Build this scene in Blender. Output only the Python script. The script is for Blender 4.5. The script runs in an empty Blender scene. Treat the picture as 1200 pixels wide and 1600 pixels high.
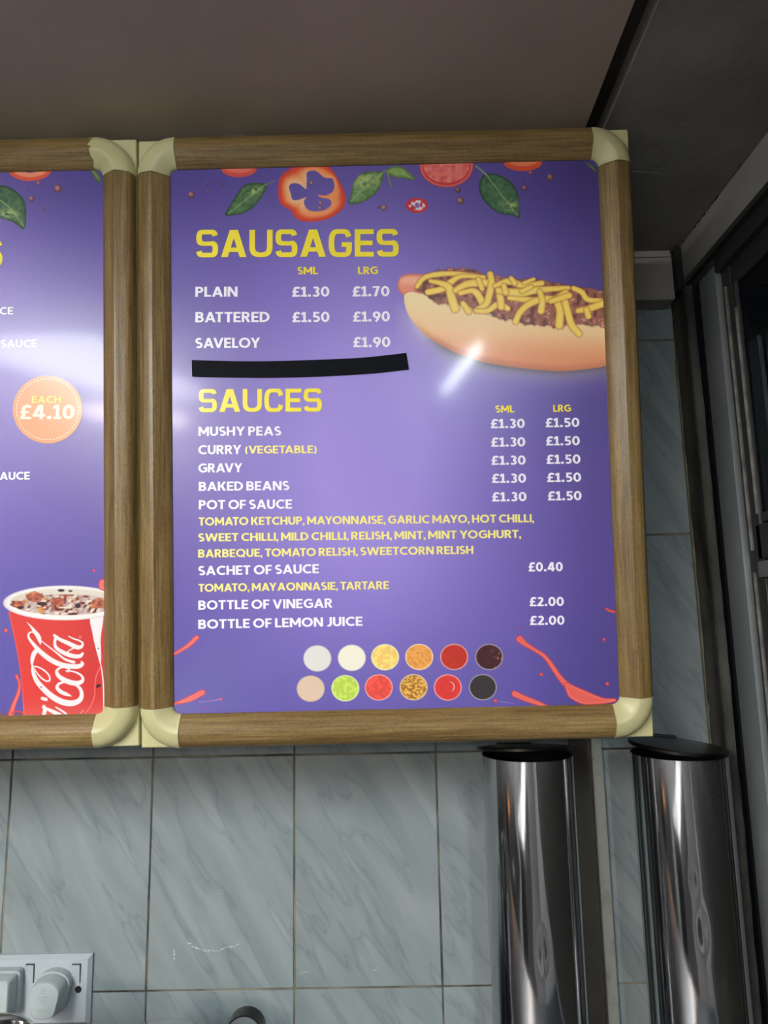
import bpy, bmesh, math, random
import numpy as np
from mathutils import Vector, Matrix
random.seed(7); RNG = np.random.default_rng(3)
scene = bpy.context.scene
COL = scene.collection

# ------------------------------------------------------------------ camera
# metres; the camera stands at the origin of the room's coordinates, X right, Y towards the tiled wall, Z up
FOCAL = 1109.0                                   # in pixels of the 1200 x 1600 frame
def cam_axes(p, r, y):
    p, r, y = [math.radians(v) for v in (p, r, y)]
    right = np.array([math.cos(y), -math.sin(y), 0.0])
    f = np.array([math.sin(y)*math.cos(p), math.cos(y)*math.cos(p), math.sin(p)])
    down = np.cross(f, right)
    return np.array([right*math.cos(r)+down*math.sin(r), -right*math.sin(r)+down*math.cos(r), f])
CM = cam_axes(9.16, 1.123, -0.424)
cam = bpy.data.cameras.new('camera'); camo = bpy.data.objects.new('camera', cam); COL.objects.link(camo)
cam.sensor_fit = 'HORIZONTAL'; cam.sensor_width = 36.0; cam.lens = 36.0*FOCAL/1200.0; cam.clip_start = 0.02
rm = Matrix(((CM[0][0], -CM[1][0], -CM[2][0]), (CM[0][1], -CM[1][1], -CM[2][1]), (CM[0][2], -CM[1][2], -CM[2][2])))
camo.matrix_world = rm.to_4x4()
scene.camera = camo

# ------------------------------------------------------------------ light and exposure
w = bpy.data.worlds.new('night'); scene.world = w; w.use_nodes = True
w.node_tree.nodes['Background'].inputs[0].default_value = (0.35, 0.42, 0.6, 1)
w.node_tree.nodes['Background'].inputs[1].default_value = 0.004
scene.view_settings.view_transform = 'Standard'; scene.view_settings.look = 'None'
scene.view_settings.exposure = 0.13; scene.view_settings.gamma = 1.0
scene.view_settings.use_curve_mapping = False
LAMP_LEFT = 52.0      # emission of the wide diffuser fitting on the left
LAMP_TUBE = 330.0      # emission of the thin tube on the right
FILL_BACK = 120.0       # emission of the fill panel added behind the camera to light the boards

# ------------------------------------------------------------------ helpers
def lin(c):
    c = np.asarray(c, float)/255.0
    return np.where(c <= 0.04045, c/12.92, ((c+0.055)/1.055)**2.4)
def rgba(c): return tuple(float(v) for v in lin(c))+(1.0,)

def tag(o, label=None, cat=None, group=None, kind=None):
    if label: o['label'] = label
    if cat: o['category'] = cat
    if group: o['group'] = group
    if kind: o['kind'] = kind
    return o
def empty(name, loc=(0, 0, 0), parent=None):
    o = bpy.data.objects.new(name, None); COL.objects.link(o); o.location = loc; o.empty_display_size = .05
    if parent: o.parent = parent
    return o
def link(name, me, mat, parent=None):
    o = bpy.data.objects.new(name, me); COL.objects.link(o)
    if mat is not None and len(me.materials) == 0: me.materials.append(mat)
    if parent: o.parent = parent
    return o
def from_bm(name, bm, mat, parent=None, smooth=False, angle=None):
    bmesh.ops.recalc_face_normals(bm, faces=bm.faces)
    me = bpy.data.meshes.new(name); bm.to_mesh(me); bm.free()
    if smooth:
        for p in me.polygons: p.use_smooth = True
        if angle: me.set_sharp_from_angle(angle=math.radians(angle))
    return link(name, me, mat, parent)
def add_box(bm, x0, x1, y0, y1, z0, z1, bevel=0.0, seg=2):
    vs = [bm.verts.new(v) for v in ((x0,y0,z0),(x1,y0,z0),(x1,y1,z0),(x0,y1,z0),(x0,y0,z1),(x1,y0,z1),(x1,y1,z1),(x0,y1,z1))]
    fs = [bm.faces.new([vs[i] for i in f]) for f in ((0,3,2,1),(4,5,6,7),(0,1,5,4),(1,2,6,5),(2,3,7,6),(3,0,4,7))]
    if bevel > 0:
        ed = set(e for f in fs for e in f.edges)
        bmesh.ops.bevel(bm, geom=list(ed), offset=bevel, segments=seg, affect='EDGES', profile=0.5)
def box(name, x0, x1, y0, y1, z0, z1, mat, parent=None, bevel=0.0, seg=2):
    bm = bmesh.new(); add_box(bm, x0, x1, y0, y1, z0, z1, bevel, seg)
    return from_bm(name, bm, mat, parent, smooth=bevel > 0, angle=35)
def add_lathe(bm, prof, n=64, c=(0, 0)):
    rings = []
    for r, z in prof:
        if r < 1e-6: rings.append([bm.verts.new((c[0], c[1], z))])
        else: rings.append([bm.verts.new((c[0]+r*math.cos(2*math.pi*i/n), c[1]+r*math.sin(2*math.pi*i/n), z)) for i in range(n)])
    for a, b in zip(rings, rings[1:]):
        for i in range(n):
            j = (i+1) % n
            if len(a) == 1: bm.faces.new((a[0], b[i], b[j]))
            elif len(b) == 1: bm.faces.new((a[i], a[j], b[0]))
            else: bm.faces.new((a[i], a[j], b[j], b[i]))
def add_prism(bm, pts, y0, y1):
    """outline in x,z extruded along y"""
    a = [bm.verts.new((p[0], y0, p[1])) for p in pts]; b = [bm.verts.new((p[0], y1, p[1])) for p in pts]
    bm.faces.new(a); bm.faces.new(b[::-1]); n = len(pts)
    for i in range(n): bm.faces.new((a[i], b[i], b[(i+1) % n], a[(i+1) % n]))

# ------------------------------------------------------------------ materials
def nodemat(name):
    m = bpy.data.materials.new(name); m.use_nodes = True
    nt = m.node_tree; b = nt.nodes['Principled BSDF']
    return m, nt, b
def N(nt, typ, **kw):
    n = nt.nodes.new(typ)
    for k, v in kw.items(): setattr(n, k, v)
    return n
def ramp(nt, stops):
    r = N(nt, 'ShaderNodeValToRGB'); e = r.color_ramp.elements
    e[0].position, e[0].color = stops[0]; e[1].position, e[1].color = stops[-1]
    for p, c in stops[1:-1]:
        x = e.new(p); x.color = c
    return r
def coords(nt, scale=(1, 1, 1), rot=(0, 0, 0), rnd=0.0):
    tc = N(nt, 'ShaderNodeTexCoord'); mp = N(nt, 'ShaderNodeMapping')
    mp.inputs['Scale'].default_value = scale; mp.inputs['Rotation'].default_value = rot
    nt.links.new(tc.outputs['Object'], mp.inputs['Vector'])
    if rnd:
        oi = N(nt, 'ShaderNodeObjectInfo'); ml = N(nt, 'ShaderNodeMath', operation='MULTIPLY'); ml.inputs[1].default_value = rnd
        nt.links.new(oi.outputs['Random'], ml.inputs[0]); nt.links.new(ml.outputs[0], mp.inputs['Location'])
    return mp.outputs[0]
def noise(nt, vec, scale, detail=4, rough=0.5, dist=0.0):
    n = N(nt, 'ShaderNodeTexNoise'); n.inputs['Scale'].default_value = scale; n.inputs['Detail'].default_value = detail
    n.inputs['Roughness'].default_value = rough; n.inputs['Distortion'].default_value = dist
    nt.links.new(vec, n.inputs['Vector']); return n.outputs['Fac']
def bump(nt, b, fac, strength, dist=0.001):
    bp = N(nt, 'ShaderNodeBump'); bp.inputs['Strength'].default_value = strength; bp.inputs['Distance'].default_value = dist
    nt.links.new(fac, bp.inputs['Height']); nt.links.new(bp.outputs[0], b.inputs['Normal'])

def paint(name, c1, c2=None, scale=6, rough=0.6, bmp=0.1, metal=0.0, spec=0.5, bdist=0.001, cscale=(1, 1, 1), detail=5, lo=.35, hi=.65):
    m, nt, b = nodemat(name); v = coords(nt, cscale)
    f = noise(nt, v, scale, detail, 0.6)
    r = ramp(nt, [(lo, rgba(c1)), (hi, rgba(c2 or c1))]); nt.links.new(f, r.inputs[0]); nt.links.new(r.outputs[0], b.inputs['Base Color'])
    b.inputs['Roughness'].default_value = rough; b.inputs['Metallic'].default_value = metal
    b.inputs['Specular IOR Level'].default_value = spec
    if bmp: bump(nt, b, noise(nt, v, scale*14, 4), bmp, bdist)
    return m
def wood(name, along):
    """dull oak-print laminate; along = axis of the grain in the board's own coordinates"""
    m, nt, b = nodemat(name)
    s = [1.0, 1.0, 1.0]; s['XYZ'.index(along)] = 0.035
    v = coords(nt, tuple(s))
    f = noise(nt, v, 520, 3, 0.55); g = noise(nt, v, 90, 3, 0.5, 0.6)
    s2 = [1.0, 1.0, 1.0]; s2['XYZ'.index(along)] = 0.12
    h = noise(nt, coords(nt, tuple(s2)), 2300, 2, 0.5)
    r1 = ramp(nt, [(.28, rgba((110, 87, 50))), (.5, rgba((138, 113, 70))), (.72, rgba((156, 132, 88)))])
    nt.links.new(f, r1.inputs[0])
    r2 = ramp(nt, [(.35, rgba((214, 207, 196))), (.65, rgba((255, 255, 255)))]); nt.links.new(g, r2.inputs[0])
    r3 = ramp(nt, [(.36, rgba((150, 140, 122))), (.47, rgba((255, 255, 255)))]); nt.links.new(h, r3.inputs[0])
    mx = N(nt, 'ShaderNodeMix', data_type='RGBA', blend_type='MULTIPLY'); mx.inputs[0].default_value = 1
    nt.links.new(r1.outputs[0], mx.inputs[6]); nt.links.new(r2.outputs[0], mx.inputs[7])
    m2 = N(nt, 'ShaderNodeMix', data_type='RGBA', blend_type='MULTIPLY'); m2.inputs[0].default_value = .55
    nt.links.new(mx.outputs[2], m2.inputs[6]); nt.links.new(r3.outputs[0], m2.inputs[7])
    nt.links.new(m2.outputs[2], b.inputs['Base Color'])
    b.inputs['Roughness'].default_value = 0.36; b.inputs['Specular IOR Level'].default_value = 0.45
    bump(nt, b, h, 0.35, 0.0003)
    return m
def tile_mat():
    m, nt, b = nodemat('marbled_grey_tile')
    # streaks that fall steeply to the right
    ang = -math.radians(33)
    tc = N(nt, 'ShaderNodeTexCoord'); mp0 = N(nt, 'ShaderNodeMapping'); mp0.inputs['Rotation'].default_value = (0, -ang, 0)
    nt.links.new(tc.outputs['Object'], mp0.inputs[0])
    oi = N(nt, 'ShaderNodeObjectInfo'); ml = N(nt, 'ShaderNodeMath', operation='MULTIPLY'); ml.inputs[1].default_value = 0.35
    nt.links.new(oi.outputs['Random'], ml.inputs[0]); nt.links.new(ml.outputs[0], mp0.inputs['Location'])
    mp = N(nt, 'ShaderNodeMapping'); mp.inputs['Scale'].default_value = (1, 1, 0.17); nt.links.new(mp0.outputs[0], mp.inputs[0])
    v = mp.outputs[0]
    n1 = noise(nt, v, 24, 4, 0.55, 0.3); n2 = noise(nt, v, 25, 3, 0.5, 0.25)
    base = ramp(nt, [(.30, rgba((127, 138, 139))), (.5, rgba((137, 147, 148))), (.70, rgba((150, 159, 159)))]); nt.links.new(n1, base.inputs[0])
    vein = ramp(nt, [(0.0, rgba((255, 255, 255))), (.44, rgba((255, 255, 255))), (.49, rgba((226, 228, 233))), (.5, rgba((205, 207, 215))), (.512, rgba((240, 240, 242))), (1.0, rgba((255, 255, 255)))])
    nt.links.new(n2, vein.inputs[0])
    mx = N(nt, 'ShaderNodeMix', data_type='RGBA', blend_type='MULTIPLY'); mx.inputs[0].default_value = .65
    nt.links.new(base.outputs[0], mx.inputs[6]); nt.links.new(vein.outputs[0], mx.inputs[7]); nt.links.new(mx.outputs[2], b.inputs['Base Color'])
    b.inputs['Roughness'].default_value = 0.35; b.inputs['Specular IOR Level'].default_value = 0.35
    bump(nt, b, noise(nt, coords(nt), 7, 3), 0.12, 0.002)
    return m
def steel(name, rough=0.09, base=(190, 190, 192), stretch=0.05, bstr=0.12):
    m, nt, b = nodemat(name); b.inputs['Metallic'].default_value = 1.0
    b.inputs['Base Color'].default_value = rgba(base); b.inputs['Roughness'].default_value = rough
    v = coords(nt, (1, 1, stretch)); bump(nt, b, noise(nt, v, 45, 3, 0.5), bstr, 0.002)
    return m
def glass_mat():
    m, nt, b = nodemat('window_glass'); b.inputs['Base Color'].default_value = (.8, .85, .88, 1)
    b.inputs['Roughness'].default_value = .03; b.inputs['Transmission Weight'].default_value = 1.0; b.inputs['IOR'].default_value = 1.1
    v = coords(nt); bump(nt, b, noise(nt, v, 3, 2), .02, .001)
    return m
def emit(name, c, s):
    m, nt, b = nodemat(name); b.inputs['Base Color'].default_value = rgba((230, 230, 230))
    b.inputs['Emission Color'].default_value = rgba(c); b.inputs['Emission Strength'].default_value = s
    return m
def print_mat(name, color=None, rough=0.30, coat=0.17):
    m, nt, b = nodemat(name)
    if color is None:
        a = N(nt, 'ShaderNodeAttribute'); a.attribute_name = 'print'; nt.links.new(a.outputs['Color'], b.inputs['Base Color'])
    else: b.inputs['Base Color'].default_value = rgba(color)
    b.inputs['Roughness'].default_value = rough; b.inputs['Specular IOR Level'].default_value = .38
    b.inputs['Coat Weight'].default_value = coat; b.inputs['Coat Roughness'].default_value = 0.09
    v = coords(nt); bump(nt, b, noise(nt, v, 9, 2), 0.05, 0.002)
    return m

M = dict(
    woodx=wood('oak_laminate_across', 'X'), woodz=wood('oak_laminate_upright', 'Z'),
    cream=paint('cream_plastic', (184, 176, 128), (194, 187, 140), 9, .38, .05),
    tile=tile_mat(),
    grout=paint('stained_grout', (52, 50, 44), (132, 127, 110), 7, .9, .5, lo=.4, hi=.6),
    plaster=paint('ceiling_plaster', (172, 156, 138), (184, 168, 150), 3, .85, .12, spec=.2),
    oldpaint=paint('old_ceiling_paint', (124, 118, 112), (150, 144, 138), 5, .8, .35, bdist=.002, spec=.25),
    darkgap=paint('dark_brown_slot', (45, 40, 34), (60, 53, 45), 12, .8, .2),
    grime=paint('grime_stained_paint', (30, 29, 26), (74, 72, 66), 22, .75, .6, bdist=.002, cscale=(1, 1, .35)),
    greyframe=paint('grey_frame_paint', (104, 108, 108), (120, 123, 123), 6, .45, .1),
    darkframe=paint('dark_frame_metal', (40, 40, 38), (50, 50, 48), 8, .45, .1),
    black=paint('black_gap', (14, 15, 13), (20, 20, 18), 8, .8, 0),
    bead=paint('worn_light_bead', (82, 80, 76), (122, 119, 112), 50, .5, .3),
    beige=paint('beige_sealant', (104, 102, 82), (128, 126, 104), 60, .7, .4),
    brownstrip=paint('brown_trunking', (72, 66, 56), (84, 78, 67), 10, .6, .15),
    whitestrip=paint('chipped_white_trim', (120, 122, 114), (152, 153, 145), 30, .6, .4, lo=.3, hi=.5),
    chrome=steel('polished_steel'), lidsteel=steel('brushed_lid_steel', .32, (62, 60, 58), 1, .05),
    panel=steel('dull_steel', .3, (150, 150, 150), 1, .05),
    blackin=paint('shade_black_inside', (9, 9, 14), (12, 12, 18), 8, .7, 0, spec=.1),  # shade inside the open cylinder, put into the lining's colour
    plastic=paint('white_socket_plastic', (168, 176, 181), (176, 184, 189), 6, .35, 0),
    plug=paint('grey_white_plug_plastic', (166, 176, 176), (174, 184, 184), 6, .42, .05),
    slot=paint('switch_gap', (52, 54, 56), None, 6, .7, 0),
    emboss=paint('embossed_mark', (150, 158, 160), None, 6, .6, 0),
    blind=paint('ribbed_blind', (92, 97, 100), (112, 116, 120), 160, .7, .3, cscale=(1, 1, .1)),
    glass=glass_mat(), wallp=paint('far_wall_paint', (100, 102, 104), (112, 114, 116), 4, .8, .1),
    floor=paint('floor_tiles', (62, 63, 66), (76, 77, 80), 5, .6, .1),
    housing=paint('lamp_housing', (205, 205, 200), None, 6, .5, 0),
    lampw=emit('lamp_diffuser', (242, 247, 248), LAMP_LEFT), lampt=emit('lamp_tube', (236, 248, 255), LAMP_TUBE),
    fillb=emit('fill_panel_glow', (255, 244, 232), FILL_BACK),
    splashmark=paint('dried_splash', (188, 194, 192), (204, 208, 206), 40, .6, .0),
    darktop=paint('dark_worktop', (46, 47, 50), (58, 59, 62), 8, .4, .1),
    tape=paint('black_vinyl_tape', (5, 7, 14), (8, 10, 18), 12, .55, .1, spec=.08, cscale=(.2, 1, 1)),
    artwork=print_mat('printed_artwork'),
    yellow=print_mat('ink_yellow', (255, 232, 60)), paleyellow=print_mat('ink_pale_yellow', (254, 238, 140)),
    white=print_mat('ink_white', (252, 246, 254)), orange=print_mat('ink_orange', (243, 150, 96)),
    badgepale=print_mat('ink_badge_cream', (250, 225, 200)), badgeyellow=print_mat('ink_badge_yellow', (246, 214, 92)),
)

# ------------------------------------------------------------------ the room
YW, XR, ZC, ZF = 1.044, 0.45, 0.555, -1.62
XL, YB = -2.3, -3.2
def struct(o): o['kind'] = 'structure'; return o
struct(box('floor', XL, XR+.4, YB, YW+.1, ZF-.05, ZF, M['floor']))
struct(box('wall_left', XL-.08, XL, YB, YW, ZF, ZC+.1, M['wallp']))
struct(box('wall_front', XL, XR+.4, YB-.08, YB, ZF, ZC+.1, M['wallp']))

wall = struct(empty('wall_back', (0, YW, 0)))
box('grout_bed', XL, XR+.02, .0004, .08, ZF, ZC+.1, M['grout'], wall)
cols = [-1.341, -1.141, -.941, -.741, -.541, -.341, -.141, .0587, .2587, .4587]
rows = [-1.385, -1.083, -.781, -.479, -.1765, .126, .428, .73]
tilemesh = {}
for i in range(len(cols)-1):
    for j in range(len(rows)-1):
        x0, x1, z0, z1 = cols[i]+.0011, cols[i+1]-.0011, rows[j]+.0011, rows[j+1]-.0011
        if i == len(cols)-2: x0 = cols[i]+.018; x1 = XR-.004
        if j == len(rows)-2: z1 = ZC
        key = (round(x1-x0, 4), round(z1-z0, 4))
        if key not in tilemesh:
            bm = bmesh.new(); add_box(bm, 0, x1-x0, -.0006, .004, 0, z1-z0, .0009, 1)
            tilemesh[key] = from_bm('wall_tile', bm, M['tile'], wall, True, 40); t = tilemesh[key]
        else:
            t = tilemesh[key].copy(); COL.objects.link(t); t.parent = wall
        t.location = (x0, random.uniform(-.0004, .0002), z0)

# dried white splashes on the tiles
def smear(pts, wd, name='dried_splash'):
    bm = bmesh.new()
    for px, py in pts:
        d = (px-600)*CM[0]+(py-800)*CM[1]+FOCAL*CM[2]; p = d*(YW-.0009)/d[1]; r = wd*random.uniform(.5, 1.3); n = 7; a0 = random.random()*6
        bm.faces.new([bm.verts.new((p[0]+r*random.uniform(.5, 1.3)*math.cos(a0+k*2*math.pi/n), -.0009, p[2]+r*random.uniform(.4, 1.1)*math.sin(a0+k*2*math.pi/n))) for k in range(n)])
    for f in bm.faces:
        f.normal_update()
        if f.normal.y > 0: f.normal_flip()
    me = bpy.data.meshes.new(name); bm.to_mesh(me); bm.free(); tag(link(name, me, M['splashmark'], wall), 'thin arc of dried white splash on a tile')
smear([(292+k*1.9+random.uniform(-1, 1), 1473+13*math.sin(math.pi*(k/46)**.8)+random.uniform(-1.5, 1.5)-(2 if k < 4 else 0)) for k in range(46)], .0010)
smear([(272, 1486+k*2.4) for k in range(6)], .0014)
smear([(330+k*2.2, 1398-k*.6+random.uniform(-5, 5)) for k in range(14)], .0006)
smear([(466+k*2.6, 1521-k*.5) for k in range(7)]+[(590, 1512), (587, 1515), (584, 1516)], .0008)

# ceiling: pale plaster on the left, a recessed slot, old painted ceiling on the right
ceil = struct(empty('ceiling', (0, 0, ZC)))
box('plaster_panel', XL, .232, YB, YW, 0, .05, M['plaster'], ceil)
box('slot', .232, .2535, YB, YW, .02, .05, M['darkgap'], ceil)
box('slot_edge', .2535, .256, YB, YW, -.0008, .03, M['oldpaint'], ceil)
box('painted_panel', .256, XR+.4, YB, YW, 0, .05, M['oldpaint'], ceil)
bm = bmesh.new()
pts = []
for k in range(26):
    t = k/25; pts.append((.262+.085*t, .815-.006*math.sin(3*t)+.002*random.random()))
for (a, b) in zip(pts, pts[1:]):
    wv = .0006+.0004*random.random()
    v = [bm.verts.new((a[0], a[1]-wv, -.0004)), bm.verts.new((b[0], b[1]-wv, -.0004)), bm.verts.new((b[0], b[1]+.001, -.0009)), bm.verts.new((a[0], a[1]+.001, -.0009))]
    bm.faces.new(v)
tag(from_bm('paint_ridge', bm, M['oldpaint'], ceil), 'raised cracked seam in the old ceiling paint')

def crack(p0, p1, n, amp, wd, z0=-.0003):
    bm = bmesh.new(); last = None
    for k in range(n+1):
        t = k/n; x = p0[0]+(p1[0]-p0[0])*t+random.uniform(-amp, amp); y = p0[1]+(p1[1]-p0[1])*t+random.uniform(-amp, amp); w_ = wd*random.uniform(.1, 1.0)
        a = bm.verts.new((x-w_, y, z0)); b = bm.verts.new((x+w_, y, z0))
        if last and random.random() > .25: bm.faces.new((last[0], last[1], b, a))
        last = (a, b)
    tag(from_bm('paint_crack', bm, M['black'], ceil), 'dark flaking crack in the old paint')
crack((.446, .985), (.4435, .86), 16, .0014, .0014); crack((.4405, .86), (.4445, .80), 10, .002, .0007); crack((.444, .99), (.42, 1.003), 6, .001, .003)
crack((.36, .80), (.42, .775), 8, .002, .0005); crack((.34, .998), (.42, 1.004), 10, .0008, .0009)
# boxed beam across the back wall, right of the menu board
tr = struct(empty('trim_1', (0, YW, 0)))
box('beam', -1.0, XR-.012, -.036, 0, .478, ZC, M['oldpaint'], tr, .002, 1)
box('beam_lip', -1.0, XR-.016, -.040, -.03, ZC-.010, ZC, M['oldpaint'], tr, .001, 1)
# upright trunking on the tiles between the two cylinders
tr2 = struct(empty('trim_2', (0, YW, 0)))
box('brown_batten', .246, .2745, -.006, .004, ZF, .478, M['brownstrip'], tr2, .001, 1)
box('white_edge_strip', .2745, .2895, -.014, .004, ZF, .478, M['whitestrip'], tr2, .002, 2)

# right wall: lintel, stained upright, dark gap, grey frame and the window
wr = struct(empty('wall_right', (XR, 0, 0)))
box('lintel', -.004, .30, YB, .995, .492, ZC+.05, M['oldpaint'], wr, .002, 1)
box('lintel_drip_edge', -.008, .0, YB, .99, .488, .496, M['darkframe'], wr)
bm = bmesh.new()        # stained upright in the corner: a fluted, uneven strip
ys = [1.044, 1.036, 1.034, 1.022, 1.016, 1.0, .994, .986, .984]
xs = [-.0, -.006, -.001, .002, -.001, .001, -.007, -.006, .004]
zs = np.linspace(ZF, .488, 90); grid = []
for z in zs:
    grid.append([bm.verts.new((xs[k]+random.uniform(-.0008, .0008), ys[k]-.0*z+random.uniform(-.0007, .0007), z)) for k in range(len(ys))])
for a, b in zip(grid, grid[1:]):
    for k in range(len(ys)-1): bm.faces.new((a[k], b[k], b[k+1], a[k+1]))
tag(from_bm('stained_upright', bm, M['grime'], wr, True), 'grime-blackened uneven strip in the corner beside the tiles')
box('sealant_bead', -.0075, .0, 1.036, 1.0438, ZF, .395, M['beige'], wr, .003, 2)
box('dark_gap', .012, .05, .955, .990, ZF, .49, M['black'], wr)
box('lower_wall', .0, .30, YB, .905, ZF, -.62, M['wallp'], wr)
box('corner_gap', -.0125, .0, .995, 1.04, .487, ZC-.0005, M['black'], wr)
win = struct(empty('window_1', (XR, 0, 0)))
def up(name, x0, x1, y0, y1, mat, z0=-.62, z1=.486, bevel=.0015): return box(name, x0, x1, y0, y1, z0, z1, mat, win, bevel, 2)
up('frame_jamb', .0, .012, .908, .957, M['greyframe'], ZF, .478)
up('frame_rebate', .008, .014, .886, .9085, M['darkframe'])
up('frame_bead', .004, .009, .8935, .8970, M['bead'], .085, .44, .001)
up('frame_bead', .004, .009, .8935, .8965, M['bead'], -.62, .058, .001)
box('frame_head', .0, .02, YB, .908, .466, .492, M['darkframe'], win, .0015, 2)
box('head_recess', .010, .02, YB, .906, .435, .468, M['darkframe'], win, .0015, 2)
up('sash_stile', .006, .014, .871, .890, M['darkframe'], -.62, .437)
up('sash_bead', .0035, .008, .8710, .8738, M['bead'], .128, .40, .001)
box('middle_rail', .006, .020, -.6, .882, .072, .116, M['darkframe'], win, .0015, 2)
box('middle_rail', .009, .020, -.6, .880, .118, .130, M['darkframe'], win, .0015, 2)
box('transom', .002, .020, -.6, .8785, .050, .070, M['greyframe'], win, .0015, 2)
box('window_pane', .011, .013, -.6, .872, .13, .437, M['glass'], win)
box('window_pane', .011, .013, -.6, .880, -.62, .05, M['glass'], win)
box('sash_stile', .0, .07, -.66, -.60, -.62, .47, M['darkframe'], win)
bm = bmesh.new()        # ribbed blind slats behind the upper pane
for k in range(44):
    y = .934-k*.036; add_box(bm, .050+.004*(k % 2), .053+.004*(k % 2), y-.030, y, .12, .374, 0); add_box(bm, .047, .050, y-.031, y-.029, .12, .374, 0)
from_bm('blind', bm, M['blind'], win); win.children[-1]['kind'] = 'stuff'
box('blind_rail', .044, .062, -.66, .942, .374, .388, M['darkframe'], win, .002, 2)
box('outer_board', .052, .058, -.6, .935, -.62, .10, M['brownstrip'], win)
struct(box('wall_outer', XR+.28, XR+.36, YB, YW, ZF, ZC+.1, M['black']))

# ------------------------------------------------------------------ lamps
def lamp(name, x0, x1, y0, y1, z0, z1, glow, label, tube=False):
    t = empty(name, ((x0+x1)/2, (y0+y1)/2, ZC)); tag(t, label, 'lamp')
    cx, cy = (x0+x1)/2, (y0+y1)/2
    box('housing', x0-cx, x1-cx, y0-cy, y1-cy, z1-ZC, 0, M['housing'], t, .004, 2)
    if tube:
        bm = bmesh.new(); n = 20; r = (z1-z0)/2; zc = (z0+z1)/2-ZC
        ra = [[bm.verts.new((r*math.cos(2*math.pi*k/n), s, zc+r*math.sin(2*math.pi*k/n))) for k in range(n)] for s in (y0-cy+.01, y1-cy-.01)]
        for k in range(n): bm.faces.new((ra[0][k], ra[0][(k+1) % n], ra[1][(k+1) % n], ra[1][k]))
        bm.faces.new(ra[0]); bm.faces.new(ra[1][::-1]); from_bm('tube', bm, glow, t, True, 40)
    else:
        box('diffuser', x0-cx+.01, x1-cx-.01, y0-cy+.01, y1-cy-.01, z0-ZC, z1-ZC, glow, t, .01, 3)
    return t
lamp('ceiling_lamp', -1.08, -.74, -1.55, -.35, .49, .535, M['lampw'], 'wide diffuser ceiling lamp above and left of the camera')
lamp('tube_lamp', .235, .305, -1.6, -.48, .497, .513, M['lampt'], 'slim bare tube lamp on the ceiling behind the camera', True)
lamp('added_fill_panel', -1.58, -1.22, -3.1, -2.2, .50, .535, M['fillb'], 'narrow fill panel added far behind the camera to light the boards')  # added fill light, brightens the upper part of the boards

# ------------------------------------------------------------------ print engine
class Plane:
    """a board's print plane: turns pixels of the 1200 x 1600 frame into the board's own x, z"""
    def __init__(self, mw, y): self.mi = np.array(mw.inverted()); self.y = y
    def __call__(self, px, py):
        px = np.asarray(px, float); py = np.asarray(py, float)
        d = (px-600)[..., None]*CM[0]+(py-800)[..., None]*CM[1]+FOCAL*CM[2]
        dl = d @ self.mi[:3, :3].T; o = self.mi[:3, 3]
        t = (self.y-o[1])/dl[..., 1]
        return o[0]+dl[..., 0]*t, o[2]+dl[..., 2]*t
def sstep(a, b, x): t = np.clip((x-a)/(b-a), 0, 1); return t*t*(3-2*t)
def vnoise(x, y, s, seed=0):
    x = x/s; y = y/s; xi = np.floor(x).astype(int); yi = np.floor(y).astype(int); fx = x-xi; fy = y-yi
    fx = fx*fx*(3-2*fx); fy = fy*fy*(3-2*fy)
    def h(a, b):
        n = (a*374761393+b*668265263+seed*69069) & 0x7fffffff; n = ((n ^ (n >> 13))*1274126177) & 0x7fffffff
        return ((n ^ (n >> 16)) & 0xffff)/65535.0
    return (h(xi, yi)*(1-fx)+h(xi+1, yi)*fx)*(1-fy)+(h(xi, yi+1)*(1-fx)+h(xi+1, yi+1)*fx)*fy
def smooth_closed(pts, n=6):
    p = np.array(pts, float); out = []
    for i in range(len(p)):
        a, b, c, d = p[i-1], p[i], p[(i+1) % len(p)], p[(i+2) % len(p)]
        for k in range(n):
            t = k/n; out.append(.5*((2*b)+(-a+c)*t+(2*a-5*b+4*c-d)*t*t+(-a+3*b-3*c+d)*t**3))
    return np.array(out)
def smooth_open(p, n=8):
    p = np.array(p, float); q = np.vstack([2*p[0]-p[1], p, 2*p[-1]-p[-2]]); out = []
    for i in range(1, len(q)-2):
        a, b, c, d = q[i-1], q[i], q[i+1], q[i+2]
        for k in range(n):
            t = k/n; out.append(.5*((2*b)+(-a+c)*t+(2*a-5*b+4*c-d)*t*t+(-a+3*b-3*c+d)*t**3))
    out.append(q[-2]); return np.array(out)
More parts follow.
